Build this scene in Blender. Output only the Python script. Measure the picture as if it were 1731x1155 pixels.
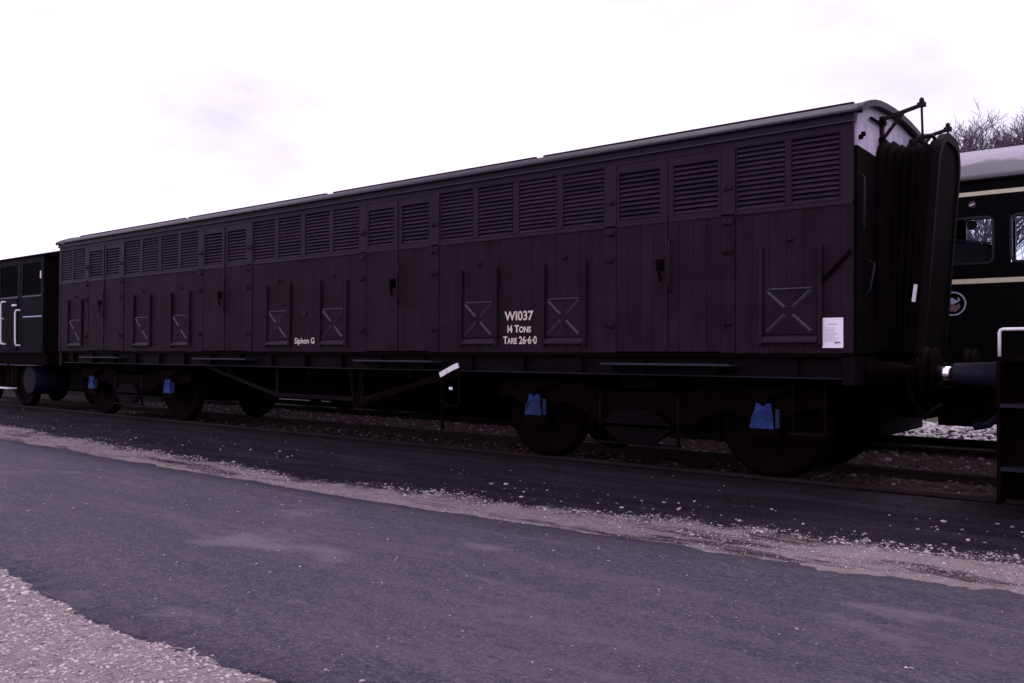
import bpy, bmesh, math, random
import numpy as np
from mathutils import Vector, Matrix
R = math.radians
scene = bpy.context.scene
for o in list(bpy.data.objects):
    bpy.data.objects.remove(o)
random.seed(7)
rng = np.random.default_rng(11)

# ------------------------------------------------------------------ camera
# X runs along the track, Y away from the photographer, Z up; Z = 0 is the rail head
cam_d = bpy.data.cameras.new('camera')
cam = bpy.data.objects.new('camera', cam_d)
scene.collection.objects.link(cam)
CAM_POS = Vector((2.3207, -7.7319, 1.1822))
yaw, pitch, roll = -0.669828, 0.015849, 0.005697
fw = Vector((math.sin(yaw) * math.cos(pitch), math.cos(yaw) * math.cos(pitch), math.sin(pitch)))
r0 = Vector((math.cos(yaw), -math.sin(yaw), 0))
u0 = r0.cross(fw)
rt = r0 * math.cos(roll) + u0 * math.sin(roll)
up = -r0 * math.sin(roll) + u0 * math.cos(roll)
cam.matrix_world = Matrix(((rt.x, up.x, -fw.x, CAM_POS.x), (rt.y, up.y, -fw.y, CAM_POS.y),
                           (rt.z, up.z, -fw.z, CAM_POS.z), (0, 0, 0, 1)))
cam_d.sensor_width = 36
cam_d.lens = 36 * 1450 / 1731
cam_d.clip_start, cam_d.clip_end = 0.05, 3000
scene.camera = cam

# ------------------------------------------------------------------ sky and sun
SUN_EL, SUN_AZ = R(58), R(20)          # azimuth measured from +Y towards +X: the sun stands behind the train
world = bpy.data.worlds.new('World'); scene.world = world; world.use_nodes = True
nt = world.node_tree; N = nt.nodes; Lk = nt.links
for n in list(N): N.remove(n)
wo = N.new('ShaderNodeOutputWorld')
sky = N.new('ShaderNodeTexSky'); sky.sky_type = 'NISHITA'; sky.sun_disc = False
sky.sun_elevation, sky.sun_rotation = SUN_EL, SUN_AZ
bg_sky = N.new('ShaderNodeBackground'); bg_sky.inputs['Strength'].default_value = 0.12
Lk.new(sky.outputs[0], bg_sky.inputs['Color'])
tc = N.new('ShaderNodeTexCoord')
mp = N.new('ShaderNodeMapping'); mp.inputs['Scale'].default_value = (1, 1, 2.6); mp.inputs['Location'].default_value = (0.502, 0.253, 0.175)
Lk.new(tc.outputs['Generated'], mp.inputs['Vector'])
ns = N.new('ShaderNodeTexNoise'); ns.inputs['Scale'].default_value = 2.3; ns.inputs['Detail'].default_value = 6; ns.inputs['Roughness'].default_value = 0.55
Lk.new(mp.outputs[0], ns.inputs['Vector'])
cr = N.new('ShaderNodeValToRGB')
cr.color_ramp.elements[0].position = 0.32; cr.color_ramp.elements[0].color = (0.80, 0.755, 0.92, 1)
cr.color_ramp.elements[1].position = 0.46; cr.color_ramp.elements[1].color = (1.16, 1.01, 1.33, 1)
Lk.new(ns.outputs['Fac'], cr.inputs['Fac'])
bg_cl = N.new('ShaderNodeBackground'); bg_cl.inputs['Strength'].default_value = 1.12
Lk.new(cr.outputs[0], bg_cl.inputs['Color'])
mxs = N.new('ShaderNodeMixShader'); mxs.inputs[0].default_value = 0.92      # a sky almost wholly under bright cloud
Lk.new(bg_sky.outputs[0], mxs.inputs[1]); Lk.new(bg_cl.outputs[0], mxs.inputs[2]); Lk.new(mxs.outputs[0], wo.inputs['Surface'])

sd = bpy.data.lights.new('sun', 'SUN'); sd.energy = 1.2; sd.angle = R(16); sd.color = (1.0, 0.95, 0.97)
sun = bpy.data.objects.new('sun', sd); scene.collection.objects.link(sun)
sdir = Vector((math.sin(SUN_AZ) * math.cos(SUN_EL), math.cos(SUN_AZ) * math.cos(SUN_EL), math.sin(SUN_EL)))
sun.rotation_euler = (-sdir).to_track_quat('-Z', 'Y').to_euler(); sun.location = (0, 20, 30)

vs = scene.view_settings
vs.view_transform = 'Standard'; vs.look = 'None'; vs.gamma = 1; vs.use_curve_mapping = False; vs.exposure = 0.0
scene.render.engine = 'CYCLES'
scene.cycles.max_bounces = 6; scene.cycles.diffuse_bounces = 3; scene.cycles.glossy_bounces = 3
scene.cycles.transparent_max_bounces = 8; scene.cycles.use_denoising = True

# ------------------------------------------------------------------ materials
MATS = {}
def pmat(name, col, rough=0.6, var=0.25, scale=6.0, bump=0.0, bscale=60.0, metallic=0.0, streak=0.0,
         dirt=None, dirt_amt=0.3, obj_var=0.0, spec=0.4, speck=None, speck_scale=120.0, speck_th=0.72):
    m = bpy.data.materials.new(name); m.use_nodes = True
    t = m.node_tree; n = t.nodes; L = t.links
    b = n['Principled BSDF']
    b.inputs['Roughness'].default_value = rough; b.inputs['Metallic'].default_value = metallic
    b.inputs['Specular IOR Level'].default_value = spec
    g = n.new('ShaderNodeNewGeometry')
    pos = g.outputs['Position']
    nz = n.new('ShaderNodeTexNoise'); nz.inputs['Scale'].default_value = scale; nz.inputs['Detail'].default_value = 7
    nz.inputs['Roughness'].default_value = 0.62
    if streak:
        mpn = n.new('ShaderNodeMapping'); mpn.inputs['Scale'].default_value = (1, 1, streak)
        L.new(pos, mpn.inputs['Vector']); L.new(mpn.outputs[0], nz.inputs['Vector'])
    else:
        L.new(pos, nz.inputs['Vector'])
    mr = n.new('ShaderNodeMapRange'); mr.inputs['From Min'].default_value = 0.25; mr.inputs['From Max'].default_value = 0.75
    mr.inputs['To Min'].default_value = 1 - var; mr.inputs['To Max'].default_value = 1 + var
    L.new(nz.outputs['Fac'], mr.inputs['Value'])
    mul = n.new('ShaderNodeMix'); mul.data_type = 'RGBA'; mul.blend_type = 'MULTIPLY'; mul.inputs[0].default_value = 1
    mul.inputs[6].default_value = (*col, 1); L.new(mr.outputs[0], mul.inputs[7])
    out = mul.outputs[2]
    if obj_var:
        oi = n.new('ShaderNodeObjectInfo')
        m2 = n.new('ShaderNodeMapRange'); m2.inputs['To Min'].default_value = 1 - obj_var; m2.inputs['To Max'].default_value = 1 + obj_var
        L.new(oi.outputs['Random'], m2.inputs['Value'])
        mm = n.new('ShaderNodeMix'); mm.data_type = 'RGBA'; mm.blend_type = 'MULTIPLY'; mm.inputs[0].default_value = 1
        L.new(out, mm.inputs[6]); L.new(m2.outputs[0], mm.inputs[7]); out = mm.outputs[2]
    if dirt:
        nd = n.new('ShaderNodeTexNoise'); nd.inputs['Scale'].default_value = 2.1; nd.inputs['Detail'].default_value = 9; nd.inputs['Roughness'].default_value = 0.7
        L.new(pos, nd.inputs['Vector'])
        md = n.new('ShaderNodeMapRange'); md.inputs['From Min'].default_value = 0.45; md.inputs['From Max'].default_value = 0.75
        md.inputs['To Max'].default_value = dirt_amt; L.new(nd.outputs['Fac'], md.inputs['Value'])
        mx = n.new('ShaderNodeMix'); mx.data_type = 'RGBA'; L.new(md.outputs[0], mx.inputs[0]); L.new(out, mx.inputs[6])
        mx.inputs[7].default_value = (*dirt, 1); out = mx.outputs[2]
    if speck:
        nv = n.new('ShaderNodeTexNoise'); nv.inputs['Scale'].default_value = speck_scale; nv.inputs['Detail'].default_value = 2
        L.new(pos, nv.inputs['Vector'])
        mv = n.new('ShaderNodeMapRange'); mv.inputs['From Min'].default_value = speck_th; mv.inputs['From Max'].default_value = speck_th + 0.06
        L.new(nv.outputs['Fac'], mv.inputs['Value'])
        mx = n.new('ShaderNodeMix'); mx.data_type = 'RGBA'; L.new(mv.outputs[0], mx.inputs[0]); L.new(out, mx.inputs[6])
        mx.inputs[7].default_value = (*speck, 1); out = mx.outputs[2]
    L.new(out, b.inputs['Base Color'])
    rr = n.new('ShaderNodeMapRange'); rr.inputs['To Min'].default_value = max(0.05, rough - 0.12); rr.inputs['To Max'].default_value = min(1, rough + 0.12)
    L.new(nz.outputs['Fac'], rr.inputs['Value']); L.new(rr.outputs[0], b.inputs['Roughness'])
    if bump:
        nb = n.new('ShaderNodeTexNoise'); nb.inputs['Scale'].default_value = bscale; nb.inputs['Detail'].default_value = 5
        L.new(pos, nb.inputs['Vector'])
        bp = n.new('ShaderNodeBump'); bp.inputs['Strength'].default_value = bump; bp.inputs['Distance'].default_value = 0.02
        L.new(nb.outputs['Fac'], bp.inputs['Height']); L.new(bp.outputs[0], b.inputs['Normal'])
    MATS[name] = m
    return m

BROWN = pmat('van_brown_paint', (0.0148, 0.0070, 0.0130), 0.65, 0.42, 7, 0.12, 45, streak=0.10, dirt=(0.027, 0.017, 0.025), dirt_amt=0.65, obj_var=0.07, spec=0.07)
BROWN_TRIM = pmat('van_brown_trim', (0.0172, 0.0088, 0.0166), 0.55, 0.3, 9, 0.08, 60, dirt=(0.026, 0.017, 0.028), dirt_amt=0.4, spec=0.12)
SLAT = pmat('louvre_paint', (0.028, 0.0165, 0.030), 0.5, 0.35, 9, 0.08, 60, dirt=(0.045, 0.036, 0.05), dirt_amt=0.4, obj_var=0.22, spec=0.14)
RIB = pmat('worn_lit_rib', (0.050, 0.042, 0.066), 0.45, 0.35, 25, 0.06, 60, spec=0.2)  # worn paint, also made paler where raised edges catch the light
ROOF = pmat('van_roof_canvas', (0.029, 0.023, 0.036), 0.55, 0.3, 5, 0.12, 90, dirt=(0.022, 0.016, 0.024), dirt_amt=0.6, spec=0.15)
BLACK = pmat('underframe_black', (0.0036, 0.0012, 0.0020), 0.75, 0.5, 10, 0.15, 70, dirt=(0.0085, 0.0042, 0.0048), dirt_amt=0.6, spec=0.02)
SOLE = pmat('solebar_black', (0.0042, 0.0020, 0.0032), 0.6, 0.4, 8, 0.1, 70, dirt=(0.0085, 0.0055, 0.0080), dirt_amt=0.5, spec=0.05)
STEPM = pmat('footboard_grey', (0.024, 0.023, 0.040), 0.5, 0.5, 9, 0.1, 70, spec=0.15)
FLANGE = pmat('lit_flange', (0.012, 0.0105, 0.019), 0.55, 0.5, 3, spec=0.1)  # paler than the solebar: sky light on the flange put into its colour
BELLOWS = pmat('bellows_black', (0.0034, 0.0017, 0.0022), 0.85, 0.4, 7, 0.3, 35, dirt=(0.0065, 0.0045, 0.0042), dirt_amt=0.4, spec=0.03)
PLATE = pmat('gangway_plate', (0.0044, 0.0026, 0.0038), 0.7, 0.35, 10, 0.1, 60, spec=0.07)
WHITE_END = pmat('white_end_boards', (0.50, 0.46, 0.57), 0.6, 0.22, 7, 0.15, 50, streak=0.2, dirt=(0.22, 0.2, 0.27), dirt_amt=0.8, obj_var=0.05, spec=0.3)
RUST = pmat('rusty_bracket', (0.022, 0.009, 0.013), 0.7, 0.4, 20, 0.15, 80, spec=0.12)
BLUE = pmat('blue_axlebox_paint', (0.020, 0.048, 0.19), 0.5, 0.4, 18, 0.1, 60, dirt=(0.008, 0.010, 0.022), dirt_amt=0.9, spec=0.1, speck=(0.013, 0.028, 0.10), speck_scale=22, speck_th=0.54)
DKBLUE = pmat('grimy_blue', (0.008, 0.014, 0.05), 0.6, 0.3, 18, 0.1, 60, spec=0.3)
CREAM = pmat('cream_lettering', (0.70, 0.63, 0.52), 0.6, 0.12, 30, dirt=(0.4, 0.34, 0.3), dirt_amt=0.5)
WHITE = pmat('white_paint', (0.82, 0.80, 0.82), 0.5, 0.08, 20, 0.05, 60)
PAPER = pmat('notice_paper', (0.93, 0.90, 0.96), 0.6, 0.04, 20)
INK = pmat('faded_ink', (0.52, 0.48, 0.60), 0.7, 0.25, 60)
INKD = pmat('dark_ink', (0.14, 0.10, 0.18), 0.7, 0.2, 60)
STEEL = pmat('polished_steel', (0.92, 0.90, 0.92), 0.22, 0.08, 30, metallic=1.0)
DULLSTEEL = pmat('dull_steel', (0.012, 0.010, 0.021), 0.55, 0.3, 20, 0.1, 60, spec=0.12)
RAILTOP = pmat('rail_steel', (0.017, 0.010, 0.011), 0.6, 0.4, 9, 0.1, 60, spec=0.1)
SLEEPER = pmat('sleeper_timber', (0.030, 0.022, 0.020), 0.85, 0.4, 9, 0.3, 40, obj_var=0.2, spec=0.2)
GREEN = pmat('dark_green_black_paint', (0.0034, 0.0024, 0.0034), 0.5, 0.2, 6, 0.0, spec=0.03)
LEFTP = pmat('dark_blue_black_paint', (0.0038, 0.0026, 0.0060), 0.6, 0.3, 6, 0.05, spec=0.03)
LINING = pmat('cream_lining', (0.68, 0.62, 0.42), 0.5, 0.12, 9)
INTERIOR = pmat('dark_interior', (0.010, 0.008, 0.009), 0.8, 0.2, 6, spec=0.15)
EMBLEM_R = pmat('emblem_red', (0.16, 0.085, 0.11), 0.5, 0.5, 40)
EMBLEM_B = pmat('emblem_pale_blue', (0.36, 0.37, 0.52), 0.5, 0.3, 40)
BARK = pmat('bare_bark', (0.090, 0.072, 0.085), 0.9, 0.3, 9, spec=0.2)
TWIG = pmat('bare_twigs', (0.15, 0.12, 0.15), 0.9, 0.35, 9, spec=0.15)

# pale roof of the railcar: weathered grey with a dirty lower band of its own ragged shape
def roof_mat():
    m = pmat('railcar_roof', (0.27, 0.245, 0.31), 0.6, 0.12, 5, 0.1, 60, spec=0.3)
    t = m.node_tree; n = t.nodes; L = t.links; b = n['Principled BSDF']
    src = b.inputs['Base Color'].links[0].from_socket
    g = n.new('ShaderNodeNewGeometry'); sx = n.new('ShaderNodeSeparateXYZ'); L.new(g.outputs['Position'], sx.inputs[0])
    nz = n.new('ShaderNodeTexNoise'); nz.inputs['Scale'].default_value = 4.5; nz.inputs['Detail'].default_value = 5; L.new(g.outputs['Position'], nz.inputs['Vector'])
    ad = n.new('ShaderNodeMath'); ad.operation = 'MULTIPLY_ADD'; ad.inputs[1].default_value = -0.34; L.new(nz.outputs['Fac'], ad.inputs[0]); L.new(sx.outputs['Z'], ad.inputs[2])
    mr = n.new('ShaderNodeMapRange'); mr.inputs['From Min'].default_value = 3.43; mr.inputs['From Max'].default_value = 3.475
    mr.inputs['To Min'].default_value = 1; mr.inputs['To Max'].default_value = 0; L.new(ad.outputs[0], mr.inputs['Value'])
    mx = n.new('ShaderNodeMix'); mx.data_type = 'RGBA'; L.new(mr.outputs[0], mx.inputs[0]); L.new(src, mx.inputs[6]); mx.inputs[7].default_value = (0.12, 0.108, 0.12, 1)
    L.new(mx.outputs[2], b.inputs['Base Color'])
    return m
RC_ROOF = roof_mat()

def glass_mat(name='window_glass', tint=(0.80, 0.88, 0.93, 1), g0=0.02, g1=0.06):
    m = bpy.data.materials.new(name); m.use_nodes = True
    t = m.node_tree; n = t.nodes; L = t.links
    for x in list(n): n.remove(x)
    o = n.new('ShaderNodeOutputMaterial'); tr = n.new('ShaderNodeBsdfTransparent'); tr.inputs[0].default_value = tint
    gl = n.new('ShaderNodeBsdfGlossy'); gl.inputs['Roughness'].default_value = 0.03
    nz = n.new('ShaderNodeTexNoise'); nz.inputs['Scale'].default_value = 3
    mr = n.new('ShaderNodeMapRange'); mr.inputs['To Min'].default_value = g0; mr.inputs['To Max'].default_value = g1; L.new(nz.outputs['Fac'], mr.inputs['Value'])
    mx = n.new('ShaderNodeMixShader'); L.new(mr.outputs[0], mx.inputs[0]); L.new(tr.outputs[0], mx.inputs[1]); L.new(gl.outputs[0], mx.inputs[2]); L.new(mx.outputs[0], o.inputs[0])
    return m
GLASS = glass_mat('window_glass', (0.93, 0.97, 1.0, 1), g0=0.004, g1=0.02)
GLASS_DARK = glass_mat('dark_glass', (0.4, 0.4, 0.42, 1), 0.002, 0.006)  # darker, less reflective glass for the left cab

# ------------------------------------------------------------------ mesh helpers
COL = scene.collection
class MB:
    def __init__(self): self.v = []; self.f = []; self.s = []
    def add(self, vs, fs, smooth=False):
        b = len(self.v); self.v += [tuple(p) for p in vs]; self.f += [tuple(i + b for i in f) for f in fs]; self.s += [smooth] * len(fs); return self
    def box(self, x0, x1, y0, y1, z0, z1):
        x0, x1 = min(x0, x1), max(x0, x1); y0, y1 = min(y0, y1), max(y0, y1); z0, z1 = min(z0, z1), max(z0, z1)
        return self.add([(x0,y0,z0),(x1,y0,z0),(x1,y1,z0),(x0,y1,z0),(x0,y0,z1),(x1,y0,z1),(x1,y1,z1),(x0,y1,z1)],
                        [(0,3,2,1),(4,5,6,7),(0,1,5,4),(1,2,6,5),(2,3,7,6),(3,0,4,7)])
    def cbox(self, x0, x1, y0, y1, z0, z1, c=0.006):
        """box with chamfered edges on its -Y face"""
        vs = [(x0+c,y0,z0+c),(x1-c,y0,z0+c),(x1-c,y0,z1-c),(x0+c,y0,z1-c),
              (x0,y0+c,z0),(x1,y0+c,z0),(x1,y0+c,z1),(x0,y0+c,z1),
              (x0,y1,z0),(x1,y1,z0),(x1,y1,z1),(x0,y1,z1)]
        return self.add(vs, [(0,1,2,3),(0,4,5,1),(1,5,6,2),(2,6,7,3),(3,7,4,0),(4,8,9,5),(5,9,10,6),(6,10,11,7),(7,11,8,4),(8,11,10,9)])
    def prism(self, poly, axis, a, b, smooth=False):
        """poly: list of 2-D points; extruded along axis 'x' (pts = y,z), 'y' (x,z) or 'z' (x,y)"""
        def P(p, t): return {'x': (t, p[0], p[1]), 'y': (p[0], t, p[1]), 'z': (p[0], p[1], t)}[axis]
        n = len(poly)
        vs = [P(p, a) for p in poly] + [P(p, b) for p in poly]
        self.add(vs, [tuple(range(n))[::-1], tuple(range(n, 2 * n))])
        base = len(self.v) - 2 * n
        for i in range(n):
            j = (i + 1) % n
            self.f.append((base + i, base + j, base + n + j, base + n + i)); self.s.append(smooth)
        return self
    def tube(self, pts, r, seg=8, caps=True):
        pts = [Vector(p) for p in pts]; rs = r if isinstance(r, (list, tuple)) else [r] * len(pts)
        rings = []; prev = None
        for i, p in enumerate(pts):
            d = (pts[min(i + 1, len(pts) - 1)] - pts[max(i - 1, 0)]).normalized()
            if prev is None:
                a = d.cross(Vector((0, 0, 1)));
                if a.length < 0.05: a = d.cross(Vector((0, 1, 0)))
            else:
                a = prev - d * prev.dot(d)
            a.normalize(); prev = a; b = d.cross(a)
            rings.append([p + (a * math.cos(2 * math.pi * k / seg) + b * math.sin(2 * math.pi * k / seg)) * rs[i] for k in range(seg)])
        vs = [q for ring in rings for q in ring]; fs = []
        for i in range(len(rings) - 1):
            for k in range(seg):
                k2 = (k + 1) % seg; fs.append((i * seg + k, i * seg + k2, (i + 1) * seg + k2, (i + 1) * seg + k))
        self.add(vs, fs, True)
        if caps:
            base = len(self.v) - len(vs)
            self.f.append(tuple(base + k for k in range(seg))[::-1]); self.s.append(False)
            self.f.append(tuple(base + (len(rings) - 1) * seg + k for k in range(seg))); self.s.append(False)
        return self
    def lathe(self, prof, c, axis='y', seg=28):
        """prof: list of (offset along axis, radius)"""
        vs = []; fs = []
        for (t, r) in prof:
            for k in range(seg):
                a = 2 * math.pi * k / seg; p, q = r * math.cos(a), r * math.sin(a)
                vs.append({'y': (c[0] + p, c[1] + t, c[2] + q), 'x': (c[0] + t, c[1] + p, c[2] + q), 'z': (c[0] + p, c[1] + q, c[2] + t)}[axis])
        for i in range(len(prof) - 1):
            for k in range(seg):
                k2 = (k + 1) % seg; fs.append((i * seg + k, i * seg + k2, (i + 1) * seg + k2, (i + 1) * seg + k))
        self.add(vs, fs, True)
        base = len(self.v) - len(vs)
        if prof[0][1] > 1e-4: self.f.append(tuple(base + k for k in range(seg))); self.s.append(False)
        if prof[-1][1] > 1e-4: self.f.append(tuple(base + (len(prof) - 1) * seg + k for k in range(seg))[::-1]); self.s.append(False)
        return self
    def bar(self, p, q, w, h, upv=(0, 0, 1)):
        """rectangular bar from p to q, h measured along upv"""
        p, q = Vector(p), Vector(q); d = (q - p).normalized(); u = Vector(upv); u = (u - d * u.dot(d)).normalized(); s = d.cross(u)
        vs = []
        for e in (p, q):
            for (a, b) in ((-1, -1), (1, -1), (1, 1), (-1, 1)): vs.append(e + s * (a * w / 2) + u * (b * h / 2))
        return self.add(vs, [(0,1,2,3),(7,6,5,4),(0,4,5,1),(1,5,6,2),(2,6,7,3),(3,7,4,0)])
    def mesh(self, name, mat):
        me = bpy.data.meshes.new(name); me.from_pydata(self.v, [], self.f); me.materials.append(mat)
        me.polygons.foreach_set('use_smooth', self.s)
        bm = bmesh.new(); bm.from_mesh(me); bmesh.ops.recalc_face_normals(bm, faces=bm.faces); bm.to_mesh(me); bm.free()
        return me
    def build(self, name, mat, parent=None): return put(name, self.mesh(name, mat), parent)

def put(name, me, parent=None, loc=(0, 0, 0)):
    o = bpy.data.objects.new(name, me); COL.objects.link(o); o.location = loc
    if parent is not None:
        o.parent = parent
        if parent.type == 'EMPTY': o.matrix_parent_inverse = Matrix.Translation(-parent.location)
    return o
def thing(name, label, cat, loc, group=None):
    o = bpy.data.objects.new(name, None); COL.objects.link(o); o.location = loc; o.empty_display_size = 0.3
    o['label'] = label; o['category'] = cat
    if group: o['group'] = group
    return o
def tag(o, label=None, cat=None, group=None, kind=None):
    if label: o['label'] = label
    if cat: o['category'] = cat
    if group: o['group'] = group
    if kind: o['kind'] = kind
    return o
def arc(cx, cz, r, a0, a1, n): return [(cx + r * math.cos(R(a0 + (a1 - a0) * i / n)), cz + r * math.sin(R(a0 + (a1 - a0) * i / n))) for i in range(n + 1)]
def lerp(xs, ys, x): return float(np.interp(x, xs, ys))

# value noise for the ground
_perm = rng.random((256, 256))
def vnoise(x, y):
    xi = np.floor(x).astype(int); yi = np.floor(y).astype(int); xf = x - xi; yf = y - yi
    xf = xf * xf * (3 - 2 * xf); yf = yf * yf * (3 - 2 * yf)
    g = lambda a, b: _perm[a & 255, b & 255]
    return (g(xi, yi) * (1 - xf) + g(xi + 1, yi) * xf) * (1 - yf) + (g(xi, yi + 1) * (1 - xf) + g(xi + 1, yi + 1) * xf) * yf
def fbm(x, y, o=4):
    s = 0; a = 0.5
    for i in range(o): s = s + a * vnoise(x + 17 * i, y + 31 * i); x = x * 2.03; y = y * 2.03; a *= 0.5
    return s

# ------------------------------------------------------------------ ground
ROAD_FAR = ([-60, -30, -13.2, -8.9, -6.1, -4.2, -2.4, -1.4, -0.5, 0.3, 0.9, 1.5, 6, 30], [-2.6, -1.75, -1.81, -1.97, -1.98, -2.0, -2.0, -1.89, -1.83, -1.80, -1.68, -1.68, -1.7, -2.4])
STRIP_UP = ([-60, -30, -15.5, -11.0, -8.8, -5.9, -4.8, -2.9, -1.8, -0.9, 0.05, 0.8, 1.4, 6, 30], [-1.9, -0.95, -0.96, -1.25, -1.33, -1.50, -1.48, -1.37, -1.29, -1.15, -1.15, -1.08, -1.0, -0.9, -1.5])
ROAD_NEAR = ([-60, -20, -3.85, -3.1, -2.7, -2.0, -1.7, -1.3, -1.0, -0.75, 1, 10, 30], [-6.5, -5.2, -5.36, -5.44, -5.47, -5.53, -5.48, -5.45, -5.44, -5.41, -5.5, -5.6, -6.5])
def ground_z(x, y):
    z = np.interp(y, [-400, -40, -6, -5.45, -5.2, -2.2, -1.7, 0.3, 0.5, 0.62, 1.96, 2.2, 3.4, 5.9, 8, 400], [-0.35, -0.3, -0.245, -0.245, -0.275, -0.275, -0.235, -0.05, -0.05, -0.11, -0.11, -0.09, -0.09, -0.10, -0.16, -0.16])
    n = (fbm(x * 2.1, y * 2.1, 4) - 0.47) * 0.05 + (fbm(x * 14, y * 14, 2) - 0.37) * 0.018
    near = np.clip((18 - np.abs(x + 6)) / 6, 0, 1)
    onroad = ((y > -5.3) & (y < -2.1)) | (y > 0.4)
    return z + n * near * np.where(onroad, 0.25, 1.0)
gx = np.concatenate([[-900, -400, -160, -80, -45, -30, -24], np.arange(-20, 4.01, 0.07), [5, 7, 10, 16, 30, 70, 160, 400, 900]])
gy = np.concatenate([[-900, -300, -100, -40, -20, -12, -9], np.arange(-8, -5.2, 0.05), np.arange(-5.2, -2.2, 0.25), np.arange(-2.2, 0.7, 0.05), np.arange(0.75, 9, 0.25), [10, 14, 20, 35, 60, 120, 300, 900]])
GX, GY = np.meshgrid(gx, gy); GZ = ground_z(GX, GY)
verts = np.stack([GX.ravel(), GY.ravel(), GZ.ravel()], 1); nxg = len(gx); nyg = len(gy)
ii, jj = np.meshgrid(np.arange(nxg - 1), np.arange(nyg - 1)); a0 = (jj * nxg + ii).ravel()
faces = np.stack([a0, a0 + 1, a0 + nxg + 1, a0 + nxg], 1)
def np_mesh(name, verts, faces, mat, smooth=True):
    me = bpy.data.meshes.new(name); k = faces.shape[1]
    me.vertices.add(len(verts)); me.vertices.foreach_set('co', np.asarray(verts, dtype=np.float32).ravel())
    me.loops.add(faces.size); me.loops.foreach_set('vertex_index', faces.astype(np.int32).ravel())
    me.polygons.add(len(faces)); me.polygons.foreach_set('loop_start', np.arange(0, faces.size, k, dtype=np.int32))
    me.polygons.foreach_set('use_smooth', np.full(len(faces), smooth)); me.materials.append(mat); me.update(calc_edges=True)
    return me

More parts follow.
